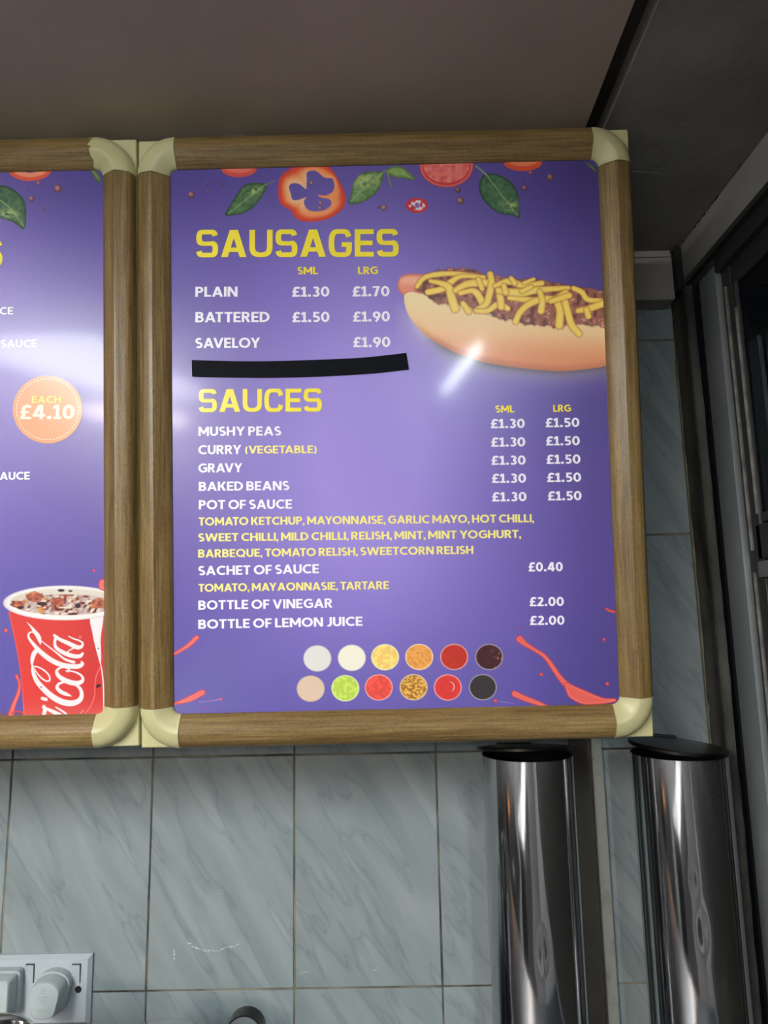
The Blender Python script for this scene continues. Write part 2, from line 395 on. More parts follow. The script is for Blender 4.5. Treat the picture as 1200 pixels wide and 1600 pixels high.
class Canvas:
    def __init__(s, x0, y0, x1, y1, step, bg):
        s.nx = int((x1-x0)/step)+1; s.ny = int((y1-y0)/step)+1
        s.X, s.Y = np.meshgrid(np.linspace(x0, x1, s.nx), np.linspace(y0, y1, s.ny)); s.c = bg(s.X, s.Y)
    def sdf(s, pts, smooth=True):
        p = smooth_closed(pts) if smooth else np.array(pts, float)
        d = np.full(s.X.shape, 1e9); ins = np.zeros(s.X.shape, bool)
        for i in range(len(p)):
            ax, ay = p[i-1]; bx, by = p[i]
            ex, ey = bx-ax, by-ay; wx, wy = s.X-ax, s.Y-ay
            t = np.clip((wx*ex+wy*ey)/(ex*ex+ey*ey+1e-9), 0, 1); d = np.minimum(d, (wx-ex*t)**2+(wy-ey*t)**2)
            c = ((ay > s.Y) != (by > s.Y)); ins ^= c & (s.X < (bx-ax)*(s.Y-ay)/(by-ay+1e-12)+ax)
        d = np.sqrt(d); return np.where(ins, -d, d)
    def stroke(s, pts):
        """pts: x, y, full width -> signed distance, and distance from the centre over the half width"""
        p = smooth_open(pts); d = np.full(s.X.shape, 1e9)
        for a, b in zip(p, p[1:]):
            e = b[:2]-a[:2]; wx, wy = s.X-a[0], s.Y-a[1]
            t = np.clip((wx*e[0]+wy*e[1])/(e@e+1e-9), 0, 1)
            d = np.minimum(d, np.hypot(wx-e[0]*t, wy-e[1]*t)-.5*(a[2]+(b[2]-a[2])*t))
        return d
    def ell(s, cx, cy, rx, ry): 
        q = np.hypot((s.X-cx)/rx, (s.Y-cy)/ry); return (q-1)*min(rx, ry)
    def lay(s, m, col):
        col = np.asarray(col, float)
        if col.ndim == 1: col = col[None, None, :]
        s.c = s.c*(1-m[..., None])+col*m[..., None]
    def fill(s, d, col, aa=.55): s.lay(sstep(aa, -aa, d), col)
    def mesh(s, name, plane, dy, parent, mat, sub=None):
        x, z = plane(s.X, s.Y); n = s.nx*s.ny
        co = np.stack([x.ravel(), np.full(n, plane.y-dy), z.ravel()], 1).astype(np.float32)
        idx = np.arange(n).reshape(s.ny, s.nx)
        f = np.stack([idx[:-1, :-1], idx[1:, :-1], idx[1:, 1:], idx[:-1, 1:]], -1).reshape(-1, 4)
        me = bpy.data.meshes.new(name); me.vertices.add(n); me.vertices.foreach_set('co', co.ravel())
        me.loops.add(f.size); me.loops.foreach_set('vertex_index', f.ravel().astype(np.int32))
        me.polygons.add(len(f)); me.polygons.foreach_set('loop_start', (np.arange(len(f))*4).astype(np.int32))
        me.update(calc_edges=True)
        a = me.color_attributes.new('print', 'FLOAT_COLOR', 'POINT')
        c4 = np.ones((n, 4), np.float32); c4[:, :3] = lin(np.clip(s.c.reshape(-1, 3), 0, 255)); a.data.foreach_set('color', c4.ravel())
        return link(name, me, mat, parent)
def mixc(a, b, t): return np.asarray(a, float)*(1-t[..., None])+np.asarray(b, float)*t[..., None]

# lettering: geometric sans capitals built of bars, slanted bars and arcs; cap height 1
T = .215
def gR(x0, y0, x1, y1): return [(x0, y0), (x1, y0), (x1, y1), (x0, y1)]
def gD(xb, xt, w, y0=0.0, y1=1.0): return [(xb, y0), (xb+w, y0), (xt+w, y1), (xt, y1)]
def gA(cx, cy, rx, ry, a0, a1, t=None, ty=None, n=22, e=2.0):
    t = T if t is None else t; ty = t*.92 if ty is None else ty; out = []
    def P(a, x, y):
        c, s = math.cos(a), math.sin(a)
        return (cx+x*math.copysign(abs(c)**(2/e), c), cy+y*math.copysign(abs(s)**(2/e), s))
    for k in range(n):
        a = math.radians(a0+(a1-a0)*k/n); b = math.radians(a0+(a1-a0)*(k+1)/n)
        out.append([P(a, rx, ry), P(b, rx, ry), P(b, rx-t, ry-ty), P(a, rx-t, ry-ty)])
    return out
def gP(pts, t=None):
    """ribbon with mitred joints along a centre line"""
    t = T if t is None else t; p = np.array(pts, float); L = []; Rr = []
    for i in range(len(p)):
        a = p[max(i-1, 0)]; b = p[i]; c = p[min(i+1, len(p)-1)]
        d1 = (b-a)/(np.linalg.norm(b-a)+1e-9) if i > 0 else (c-b)/np.linalg.norm(c-b)
        d2 = (c-b)/(np.linalg.norm(c-b)+1e-9) if i < len(p)-1 else d1
        n1 = np.array([-d1[1], d1[0]]); n2 = np.array([-d2[1], d2[0]]); m = n1+n2; m /= (m@n1)+1e-9
        L.append(b+m*t/2); Rr.append(b-m*t/2)
    return [[tuple(Rr[i]), tuple(Rr[i+1]), tuple(L[i+1]), tuple(L[i])] for i in range(len(p)-1)]
def arcp(cx, cy, rx, ry, a0, a1, n=14): return [(cx+rx*math.cos(math.radians(a0+(a1-a0)*k/n)), cy+ry*math.sin(math.radians(a0+(a1-a0)*k/n))) for k in range(n+1)]
def bowl(x0, xr, y0, y1, t=T):
    ry = (y1-y0)/2; cx = xr-min(ry*1.05, xr-x0); h = t*.86
    return [gR(x0, y1-h, cx+.001, y1), gR(x0, y0, cx+.001, y0+h)]+gA(cx, (y0+y1)/2, xr-cx, ry, -90, 90, t, h)
H_ = T*.86
G = {
 'A': (.90, [gD(0, .335, .225), gD(.675, .34, .225), gR(.2, .2, .7, .2+H_)]),
 'B': (.70, [gR(0, 0, T, 1)]+bowl(T-.01, .66, .46, 1)+bowl(T-.01, .70, 0, .585)),
 'C': (.82, gA(.5, .5, .5, .51, 48, 312)),
 'D': (.82, [gR(0, 0, T, 1)]+bowl(T-.01, .82, 0, 1)),
 'E': (.60, [gR(0, 0, T, 1), gR(T, 0, .60, H_), gR(T, 1-H_, .60, 1), gR(T, .5-H_/2, .55, .5+H_/2)]),
 'F': (.57, [gR(0, 0, T, 1), gR(T, 1-H_, .57, 1), gR(T, .47-H_/2, .53, .47+H_/2)]),
 'G': (.88, gA(.5, .5, .5, .51, 48, 330)+[gR(.50, .40, .88, .40+H_), gR(.70, .14, .88, .45)]),
 'H': (.78, [gR(0, 0, T, 1), gR(.78-T, 0, .78, 1), gR(T, .5-H_/2, .6, .5+H_/2)]),
 'I': (T, [gR(0, 0, T, 1)]),
 'J': (.50, [gR(.50-T, .30, .50, 1)]+gP(arcp(.20, .30, .20, .22, 0, -120), T)),
 'K': (.76, [gR(0, 0, T, 1), gD(.16, .50, .25, .40, 1), gD(.51, .22, .25, 0, .58)]),
 'L': (.55, [gR(0, 0, T, 1), gR(T, 0, .55, H_)]),
 'M': (.98, [gR(0, 0, T, 1), gR(.98-T, 0, .98, 1), gD(.40, .0, .22, .22, 1), gD(.36, .76, .22, .22, 1)]),
 'N': (.82, [gR(0, 0, T, 1), gR(.82-T, 0, .82, 1), gD(.58, 0, .24)]),
 'O': (1.0, gA(.5, .5, .5, .51, 0, 360, n=40)),
 'P': (.66, [gR(0, 0, T, 1)]+bowl(T-.01, .66, .38, 1)),
 'Q': (1.02, gA(.5, .5, .5, .51, 0, 360, n=40)+[gD(.77, .50, .25, -.03, .28)]),
 'R': (.72, [gR(0, 0, T, 1)]+bowl(T-.01, .66, .40, 1)+[gD(.48, .25, .24, 0, .44)]),
 'S': (.62, gP(arcp(.31, .715, .205, .200, 38, 250)+arcp(.32, .285, .215, .200, 75, -143), T*.93)),
 'T': (.66, [gR(.33-T/2, 0, .33+T/2, 1), gR(0, 1-H_, .66, 1)]),
 'U': (.76, [gR(0, .36, T, 1), gR(.76-T, .36, .76, 1)]+gA(.38, .37, .38, .38, 180, 360)),
 'V': (.88, [gD(.33, 0, .22), gD(.33, .66, .22)]),
 'W': (1.30, [gD(.24, 0, .21), gD(.24, .545, .21), gD(.85, .545, .21), gD(.85, 1.09, .21)]),
 'Y': (.82, [gR(.41-T/2, 0, .41+T/2, .45), gD(.30, 0, .23, .40, 1), gD(.29, .59, .23, .40, 1)]),
 '0': (.70, gA(.35, .5, .35, .51, 0, 360, n=36)),
 '1': (.46, [gR(.15, 0, .15+T, 1), gR(0, 0, .48, H_), [(0, .66), (.15, .74), (.15, 1), (0, .88)]]),
 '2': (.60, [gR(0, 0, .60, H_)]+gP(arcp(.29, .70, .20, .21, 150, -25)+[(.10, .10)], T)),
 '3': (.60, gP(arcp(.28, .735, .20, .175, 140, -90), T*.95)+gP(arcp(.27, .28, .225, .195, 90, -145), T*.95)),
 '4': (.74, [gR(.40, 0, .40+T, 1), gR(0, .18, .74, .18+H_), gD(0, .32, .24, .30, 1)]),
 '5': (.60, [gR(.06, 1-H_, .56, 1), gD(.04, .08, .19, .46, 1)]+gP([(.10, .56)]+arcp(.28, .31, .22, .225, 95, -140), T*.95)),
 '7': (.60, [gR(0, 1-H_, .60, 1), gD(.10, .37, .23, 0, 1)]),
 '9': (.66, gA(.33, .66, .33, .34, 0, 360, n=30)+gP([(.56, .62), (.52, .44), (.40, .22), (.26, -.0)], T*.95)),
 '£': (.64, gP(arcp(.40, .74, .20, .17, 25, 180)+[(.20, .6), (.20, .30), (.12, .09)], T)+[gR(0, 0, .64, H_), gR(0, .42, .50, .42+T*.75)]),
 '.': (.27, [gR(0, 0, .24, .24)]),
 ',': (.20, [gR(0, 0, .20, .20), [(.02, -.16), (.12, -.16), (.20, .0), (.06, .0)]]),
 '(': (.30, gP(arcp(.50, .42, .40, .66, 135, 225), T*.85)), ')': (.30, gP(arcp(-.20, .42, .40, .66, 45, -45), T*.85)),
}
# square-shouldered extended capitals of the headings
TV, TH = .240, .172
def hS():
    # two square bowls sharing the middle bar
    up = gA(.30, .715, .30, .295, 90, 270, TV, TH, 18, 2.6); lo = gA(.65, .295, .30, .30, -90, 90, TV, TH, 18, 2.6)
    tr = gA(.65, .715, .285, .295, 14, 90, TV, TH, 10, 2.6); bl = gA(.29, .295, .29, .30, 194, 270, TV, TH, 10, 2.6)
    return up+lo+tr+bl+[gR(.29, 1.01-TH, .66, 1.01), gR(.29, .42, .66, .42+TH-.015), gR(.28, -.005, .66, TH-.005)]
HG = {
 'A': (1.10, [gD(0, .375, .29), gD(.81, .435, .29), gR(.26, .19, .84, .19+TH*.95)]),
 'U': (1.00, [gR(0, .4, TV, 1), gR(1.0-TV, .4, 1.0, 1)]+gA(.50, .405, .50, .41, 180, 360, TV, TH, 28, 2.7)),
 'S': (.95, hS()),
 'G': (1.00, gA(.42, .5, .42, .51, 90, 270, TV, TH, 20, 2.8)+gA(.64, .62, .34, .39, 14, 90, TV, TH, 10, 2.6)+[gR(.40, 1.01-TH, .66, 1.01), gR(.40, -.01, .70, TH-.01), gR(.56, .36, 1.0, .36+TH), gR(1.0-TV, .30, 1.0, .45)]+gA(.67, .35, .33, .36, -90, 0, TV, TH, 10, 2.6)),
 'C': (.98, gA(.42, .5, .42, .51, 90, 270, TV, TH, 20, 2.8)+gA(.64, .62, .34, .39, 10, 90, TV, TH, 10, 2.6)+gA(.64, .38, .34, .39, -90, -10, TV, TH, 10, 2.6)+[gR(.40, 1.01-TH, .66, 1.01), gR(.40, -.01, .66, TH-.01)]),
 'E': (.82, [gR(0, 0, TV, 1), gR(TV, 0, .82, TH), gR(TV, 1-TH, .82, 1), gR(TV, .5-TH/2, .77, .5+TH/2)]),
}
KERN = {'AT': .12, 'TA': .12, 'LO': .04, 'AV': .12, 'AY': .12, 'LT': .14, 'PA': .08, 'TO': .05, 'OY': .07, 'LL': 0, 'RT': .04, 'RY': .05, 'FA': .08, 'VY': .04, 'TT': -.02, 'VE': .03, 'YO': .06, 'EY': .03}
def lettering(name, text, plane, x0, yb0, x1, yb1, cap, mat, parent, heading=False, gap=.08, label=None):
    """text set between two baseline points of the frame, cap height in frame pixels"""
    g = HG if heading else G; gap = .125 if heading else gap
    polys = []; x = 0.0
    prev = ''
    for ch in text:
        if not heading: x -= KERN.get(prev+ch, 0)
        prev = ch
        if ch == ' ': x += .22; continue
        if ch == '.': x += .04
        wd, ps = g[ch]
        if ch in ',.': x -= .02
        polys += [[(x+a, b) for a, b in p] for p in ps]; x += wd+gap
        if ch in ',': x -= .03
    wtot = x-gap
    A = np.array(plane(x0, yb0)); B = np.array(plane(x1, yb1)); Cp = np.array(plane((x0+x1)/2, (yb0+yb1)/2-cap)); Mid = (A+B)/2
    ux = (B-A)/wtot; up = np.array([-(B-A)[1], (B-A)[0]]); up = up/np.linalg.norm(up)*np.linalg.norm(Cp-Mid)
    vs = []; fs = []
    for p in polys:
        k = len(vs)
        for a, b in p: q = A+ux*a+up*b; vs.append((q[0], plane.y-.0004-(len(fs) % 9)*8e-6, q[1]))
        fs.append(tuple(range(k, k+len(p))))
    me = bpy.data.meshes.new(name); me.from_pydata(vs, [], fs); me.update()
    # all faces towards the viewer
    bm = bmesh.new(); bm.from_mesh(me)
    for f in bm.faces:
        f.normal_update()
        if f.normal.y > 0: f.normal_flip()
    bm.to_mesh(me); bm.free()
    return tag(link(name, me, mat, parent), label)

# ------------------------------------------------------------------ the menu boards
BW, BH = .5360, .6547
def board_matrix(dx, dz):
    a, b, c = math.radians(6.154), math.radians(.304), math.radians(-.182)
    R = Matrix.Rotation(b, 4, 'Z') @ Matrix.Rotation(a, 4, 'X') @ Matrix.Rotation(c, 4, 'Y')
    return Matrix.Translation((-.2661, .700, .5301)) @ R @ Matrix.Translation((dx, 0, dz))
PROF = [(0, 0), (.0004, .0042), (.0022, .0085), (.0055, .0120), (.0098, .0138), (.0140, .0150), (.0175, .0156), (.0190, .0155),
        (.0240, .0123), (.0290, .0088), (.0335, .0054), (.0350, .0034), (.0352, 0)]
EC = .0430       # corner elbows reach this far from the board's corner
def rail(name, length, mat, parent, place):
    bm = bmesh.new(); n = 24; rows_ = []
    for k in range(n+1):
        t = k/n*length; rows_.append([bm.verts.new(place(t, s, h)) for s, h in PROF])
    for a, b in zip(rows_, rows_[1:]):
        for i in range(len(PROF)-1): bm.faces.new((a[i], a[i+1], b[i+1], b[i]))
    bm.faces.new(rows_[0]); bm.faces.new(rows_[-1][::-1])
    return from_bm(name, bm, mat, parent, True, 24)
def elbow(cx, cz, sx, sz, parent, broken=False):
    """quarter-round corner piece; (cx, cz) the board's corner, sx, sz point inwards"""
    bm = bmesh.new(); rows_ = []; n = 16; e = .0005
    for k in range(n+1):
        th = math.pi/2*k/n; row = []
        for i, (s, h) in enumerate(PROF):
            r = EC-s; hh = h*1.05+(.0004 if h > 0 else 0)
            ang = th
            if broken and k == 0: ang = -.05+.10*math.sin(i*2.3)
            row.append(bm.verts.new((cx+sx*(EC-r*math.sin(ang)-(.0)), -hh, cz+sz*(EC-r*math.cos(ang)))))
        rows_.append(row)
    for a, b in zip(rows_, rows_[1:]):
        for i in range(len(PROF)-1): bm.faces.new((a[i], a[i+1], b[i+1], b[i]))
    bm.faces.new(rows_[0]); bm.faces.new(rows_[-1][::-1])
    return from_bm('corner_elbow', bm, M['cream'], parent, True, 40)
def menu_board(mw, label, broken):
    root = empty('menu_board'); root.matrix_world = mw; tag(root, label, 'menu board', 'framed menu boards hung side by side')
    box('backing_panel', 0, BW, 0, .028, -BH, 0, M['cream'], root, .001, 1)
    L = BW-2*EC; Hh = BH-2*EC; g = .0003
    rail('frame_rail', L-2*g, M['woodx'], root, lambda t, s, h: (EC+g+t, -h, -s))
    rail('frame_rail', L-2*g, M['woodx'], root, lambda t, s, h: (EC+g+t, -h, -BH+s))
    rail('frame_rail', Hh-2*g, M['woodz'], root, lambda t, s, h: (s, -h, -EC-g-t))
    rail('frame_rail', Hh-2*g, M['woodz'], root, lambda t, s, h: (BW-s, -h, -EC-g-t))
    elbow(0, 0, 1, -1, root); elbow(BW, 0, -1, -1, root, broken); elbow(0, -BH, 1, 1, root); elbow(BW, -BH, -1, 1, root)
    for x in (.10, BW-.10):        # steel straps that hang the board from the ceiling, behind its top rail
        bm = bmesh.new(); add_box(bm, x-.012, x+.012, .028, .031, -.12, .0255, 0); from_bm('hanger_strap', bm, M['panel'], root)
    return root
mwR = board_matrix(0, 0); mwL = board_matrix(-BW-.0026, .0022)
bR = menu_board(mwR, 'whole menu board listing sausages and sauces, in a rounded oak-print frame with cream corners', False)
bL = menu_board(mwL, 'menu board at the left edge, with a red cup and an orange price badge', True)
PY = -.0018
plR = Plane(mwR, PY); plL = Plane(mwL, PY)

def bgR(X, Y):
    """printed violet of the right poster: a paler diagonal cloud on deep violet"""
    g = np.exp(-(((X-575)/200)**2+((Y-640)/330)**2)**1.0)
    g = np.maximum(g, .0)+.30*np.exp(-(((X-600)/260)**2+((Y-860)/230)**2))
    g = np.clip(g, 0, 1)**.9
    base = mixc((94, 78, 158), (82, 67, 140), sstep(420, 250, Y)); base = mixc(base, (88, 77, 154), sstep(900, 1080, Y))
    base = base*(1-.12*sstep(800, 940, X)[..., None])
    return mixc(base, (160, 140, 220), g)
def bgL(X, Y):
    g = np.exp(-(((X+60)/150)**2+((Y-560)/280)**2))
    base = mixc((94, 78, 158), (82, 67, 140), sstep(420, 250, Y))
    base = mixc(base, (90, 80, 156), sstep(820, 1050, Y))
    return mixc(base, (150, 132, 200), np.clip(g, 0, 1))

posterR = empty('poster', (0, 0, 0), bR); posterL = empty('poster', (0, 0, 0), bL)
def sheet(pl, bg, x0, y0, x1, y1, step, parent):
    c = Canvas(x0, y0, x1, y1, step, bg); return c.mesh('poster_sheet', pl, 0, parent, M['artwork'])
# sheets reach under the frame rails
sheet(plR, bgR, 256, 246, 976, 1122, 6, posterR)
sheet(plL, bgL, -560, 246, 176, 1134, 8, posterL)

# ---- artwork: vegetables along the top of the right poster
def leaf(cv, pts, rib, c0, c1, hl=None):
    d = cv.sdf(pts); n = vnoise(cv.X, cv.Y, 5, 3)*.6+vnoise(cv.X, cv.Y, 2.2, 5)*.4
    col = mixc(c0, c1, np.clip(n*1.1-.1, 0, 1))
    col = mixc(col, np.array(c0)*.62, sstep(-5, 0, d)*.7)
    if hl is not None: col = mixc(col, (196, 210, 128), np.exp(-(((cv.X-hl[0])/hl[2])**2+((cv.Y-hl[1])/hl[3])**2))*.85*sstep(.25, .6, n))
    cv.fill(d, col)
    r = cv.stroke(rib); cv.lay(sstep(.6, -.3, r)*sstep(1, -1, d)*.7, (170, 190, 120))
def P2(pts, ox, oy, s): return [(ox+p[0]/s, oy+p[1]/s)+tuple(v/s for v in p[2:]) for p in pts]
def peppercorn(cv, x, y, r, c=(140, 88, 96)):
    d = np.hypot(cv.X-x, cv.Y-y)-r; hl = np.exp(-((cv.X-x+r*.3)**2+(cv.Y-y+r*.3)**2)/(r*r*.35+.2))
    cv.fill(d, mixc(mixc(c, np.array(c)*.6, sstep(-r*.8, 0, d)), (214, 168, 160), hl*.7))
cv = Canvas(276, 250, 940, 352, .8, bgR)
cv.fill(cv.ell(373.3, 263, 28, 14), (222, 84, 72)); cv.lay(sstep(1, -1, cv.ell(373.3, 260, 23, 10.5))*.6, (240, 140, 120))
leaf(cv, P2([(95, 468), (120, 420), (150, 370), (190, 325), (250, 318), (290, 330), (270, 380), (230, 430), (180, 460), (130, 470)], 320, 180, 3),
     P2([(110, 462, 3), (200, 390, 4), (280, 328, 5)], 320, 180, 3), (62, 96, 62), (110, 140, 96), (396, 298, 12, 5))
cv.fill(cv.stroke(P2([(278, 330, 7), (305, 318, 5), (330, 305, 4)], 320, 180, 3)), (122, 142, 96))
outer = cv.sdf(P2([(350, 300), (385, 262), (450, 235), (560, 235), (600, 262), (625, 300), (650, 350), (660, 400), (645, 440), (590, 480), (540, 495), (480, 500), (430, 485), (400, 445), (360, 420), (345, 380)], 320, 180, 3))
hole = cv.sdf(P2([(480, 268), (520, 262), (560, 292), (600, 300), (605, 350), (570, 376), (532, 374), (545, 386), (585, 395), (592, 420), (560, 446), (500, 450), (472, 430), (465, 402), (478, 384), (440, 397), (412, 396), (402, 365), (395, 335), (410, 320), (440, 322), (462, 338), (476, 345), (478, 300)], 320, 180, 3))
tt = np.clip(-outer/(np.abs(outer)+np.abs(hole)+1e-6), 0, 1)
pc = mixc((222, 70, 48), (246, 142, 84), sstep(.1, .65, tt)); pc = mixc(pc, (252, 214, 180), sstep(.50, .95, tt)*sstep(.30, .65, vnoise(cv.X, cv.Y, 9, 8)*.6+sstep(500, 455, cv.X)*.55)); pc = mixc(pc, (252, 170, 110), sstep(.3, .8, tt)*.5)
cv.lay(sstep(.6, -.6, outer)*sstep(-.6, .6, hole), pc)
for q in ((500, 318), (543, 412), (540, 436)): peppercorn(cv, 320+q[0]/3, 180+q[1]/3, 3.2, (190, 120, 120))
leaf(cv, P2([(675, 415), (685, 370), (700, 310), (745, 270), (800, 263), (835, 268), (835, 300), (815, 350), (780, 385), (730, 412)], 320, 180, 3),
     P2([(685, 405, 3), (760, 330, 5), (835, 270, 6)], 320, 180, 3), (88, 124, 74), (140, 166, 112), (568, 282, 20, 14))
leaf(cv, P2([(850, 262), (880, 288), (940, 298), (990, 303), (960, 270), (930, 245), (880, 240)], 320, 180, 3), P2([(855, 262, 3), (920, 275, 4), (980, 300, 2)], 320, 180, 3), (120, 156, 78), (156, 184, 104))
cv.fill(cv.stroke(P2([(835, 268, 8), (852, 264, 8), (864, 300, 8), (875, 338, 8)], 320, 180, 3)), (120, 146, 92))
d = cv.ell(697.5, 258, 42.5, 35); cv.fill(d, (214, 58, 58))
n = vnoise(cv.X, cv.Y, 6, 11); cv.lay(sstep(1, -1, cv.ell(697.5, 257, 37, 29)), mixc((226, 84, 80), (246, 150, 138), n))
cv.lay(sstep(1, -1, cv.ell(697.5, 262, 26, 20))*sstep(.35, .65, vnoise(cv.X, cv.Y, 8, 4)), (240, 128, 112)); cv.lay(sstep(.6, -.6, np.abs(d+2.2)-1)*.5, (244, 190, 176))
d = cv.ell(651.5, 321, 17.5, 11.7); cv.fill(d, (214, 52, 58)); n = vnoise(cv.X, cv.Y, 3.5, 21)
cv.fill(cv.ell(651.5, 321, 13, 8.2), mixc((196, 60, 76), (238, 222, 226), sstep(.4, .62, n))); cv.lay(sstep(.6, -.6, cv.ell(652, 321, 4, 4))*.8, (120, 90, 160))
leaf(cv, P2([(480, 275), (530, 278), (590, 310), (625, 360), (635, 420), (635, 482), (600, 470), (540, 460), (490, 425), (455, 380), (445, 330), (460, 290)], 600, 180, 3),
     P2([(480, 280, 5), (540, 360, 4), (625, 470, 3)], 600, 180, 3), (56, 92, 66), (96, 132, 92), (797, 321, 12, 7))
cv.fill(cv.stroke(P2([(430, 238, 7), (452, 256, 7), (480, 280, 8)], 600, 180, 3)), (146, 162, 120))
cv.fill(cv.ell(817, 254, 30, 13.5), (226, 84, 50)); cv.lay(sstep(1, -1, cv.ell(817, 250, 25, 10)), (240, 130, 88))
for x, y, r, c in ((715.7, 297.3, 4, (112, 70, 60)), (719.3, 314, 5.6, (150, 100, 100)), (860, 277.3, 5.6, (146, 84, 84)), (819.3, 293.7, 4.2, (146, 76, 84)), (839.3, 309.3, 2, (84, 48, 84)),
                   (816.7, 278.3, 2, (84, 52, 92)), (600, 324.7, 4.6, (164, 112, 118)), (591.7, 323.3, 2.6, (112, 70, 90)), (299, 304.3, 5.2, (156, 92, 98)), (325, 286.7, 2.2, (78, 56, 110)),
                   (345.7, 288.3, 2.6, (78, 56, 110)), (325, 297, 1.6, (120, 90, 130)), (829, 270, 3, (200, 90, 70)), (825, 346, 1.4, (60, 48, 90))): peppercorn(cv, x, y, r, c)
leaf(cv, [(914, 254), (922, 256), (930, 262), (932, 270), (924, 264)], [(915, 255, .5), (930, 267, .5)], (96, 122, 84), (130, 150, 110))
o = cv.mesh('vegetable_print', plR, .0002, posterR, M['artwork'])

# ---- artwork: the chilli cheese hot dog
K = 3.529; HX, HY = 620, 400
cv = Canvas(618, 404, 952, 640, .7, bgR)
bunp = P2([(40, 225), (55, 204), (85, 198), (130, 208), (180, 215), (240, 225), (320, 240), (420, 260), (520, 280), (640, 310), (760, 330), (900, 345), (1030, 345), (1180, 360), (1200, 560), (1150, 605), (1060, 622), (900, 635), (700, 620), (500, 590), (350, 545), (240, 490), (150, 430), (80, 350), (50, 290)], HX, HY, K)
bd = cv.sdf(bunp)
below = sstep(470, 540, cv.Y+(700-cv.X)*.16)
cv.lay(np.exp(-np.clip(bd, 0, 99)/13)*below*.75, (214, 206, 226))
cv.lay(np.exp(-(np.clip(bd, 0, 99)/9.)**1.4)*below*sstep(650, 700, cv.X)*.9, (98, 86, 98))
sd = cv.sdf(P2([(3, 165), (16, 120), (60, 99), (140, 100), (200, 108), (190, 200), (60, 207), (40, 220), (15, 195)], HX, HY, K))
cv.fill(sd, mixc(mixc((240, 140, 116), (252, 176, 148), np.exp(-((cv.Y-438)/7)**2)), (206, 88, 78), sstep(-5, 0, sd)*.8))
u = np.clip((cv.X-630)/300, 0, 1); v = np.clip((cv.Y-(455+ (cv.X-630)*.17))/95, 0, 1)
bc = mixc((255, 236, 176), (250, 186, 132), np.clip(v*1.25+u*.35, 0, 1)); bc = mixc(bc, (226, 134, 88), sstep(.5, 1.15, v*.9+u*.45))
bc = mixc(bc, (180, 90, 56), sstep(-14, 0, bd)*sstep(.35, .9, v)*.75)
bc = bc+(RNG.random(cv.X.shape)[..., None]-.5)*14*(.3+v[..., None])
bc = mixc(bc, (250, 222, 170), sstep(14, 0, -bd)*sstep(.35, 0, v)*.8)
cv.fill(bd, bc)
chp = P2([(105, 180), (140, 130), (180, 105), (240, 78), (330, 68), (440, 80), (480, 108), (560, 110), (640, 125), (760, 132), (900, 155), (960, 172), (1060, 178), (1125, 198), (1180, 215), (1180, 400), (1130, 392), (1030, 378), (960, 378), (900, 395), (800, 382), (700, 374), (640, 350), (590, 352), (520, 322), (440, 295), (380, 280), (300, 268), (250, 268), (205, 255), (170, 215)], HX, HY, K)
cd = cv.sdf(chp)+(vnoise(cv.X, cv.Y, 5, 31)-.5)*5
n1 = vnoise(cv.X, cv.Y, 6.5, 13); n2 = vnoise(cv.X, cv.Y, 2.4, 17); n3 = vnoise(cv.X, cv.Y, 11, 19)
cc = mixc((112, 56, 48), (186, 108, 88), np.clip(n1*.6+n2*.7-.15, 0, 1)); cc = mixc(cc, (228, 160, 138), sstep(.72, .95, n1*.5+n2*.55)); cc = mixc(cc, (66, 26, 26), sstep(.42, .2, n1)*.7)
cc = mixc(cc, (222, 120, 100), sstep(.62, .75, n3)*sstep(436, 424, cv.Y)*.8)
cv.lay(sstep(4, -1, cd)*.4, (120, 58, 46)); cv.fill(cd, cc, 1.0)
strands = [
 [(112, 168, 22), (150, 122, 24), (220, 102, 26), (330, 98, 22), (450, 112, 20)], [(172, 200, 30), (250, 182, 30), (300, 142, 30), (360, 112, 22), (480, 118, 22)],
 [(185, 138, 20), (240, 150, 26), (285, 172, 36), (300, 225, 40), (322, 290, 42)], [(325, 190, 30), (380, 158, 34), (450, 148, 38), (525, 150, 34)],
 [(350, 205, 24), (410, 192, 26), (440, 205, 34), (465, 245, 34), (478, 290, 30)], [(515, 100, 30), (522, 150, 32), (508, 220, 34), (490, 268, 32), (435, 300, 26)],
 [(365, 262, 26), (395, 305, 32)], [(440, 304, 24), (500, 302, 26), (560, 268, 30), (612, 290, 26)], [(555, 180, 24), (570, 230, 34), (575, 280, 34)],
 [(540, 165, 22), (620, 140, 32), (700, 165, 30), (800, 150, 26)], [(630, 122, 22), (650, 150, 26)], [(560, 190, 30), (660, 205, 44), (780, 188, 32), (945, 176, 22)],
 [(620, 232, 22), (700, 240, 26), (770, 242, 26)], [(655, 362, 30), (680, 310, 30), (730, 265, 32), (800, 238, 34), (870, 238, 34), (930, 205, 34)],
 [(788, 195, 26), (802, 250, 30), (795, 302, 34)], [(878, 240, 34), (900, 300, 38), (895, 382, 40)], [(928, 255, 34), (945, 320, 34), (965, 382, 34), (1005, 430, 32)],
 [(975, 178, 24), (1020, 200, 26), (1052, 240, 26), (1125, 246, 22)], [(1000, 302, 26), (1060, 290, 32), (1140, 262, 34)], [(1045, 295, 26), (1056, 332, 30)],
 [(850, 250, 26), (950, 218, 30)], [(590, 165, 26), (600, 200, 30)], [(700, 150, 18), (755, 128, 18)], [(740, 170, 22), (690, 195, 24)], [(450, 130, 24), (470, 180, 24)]]
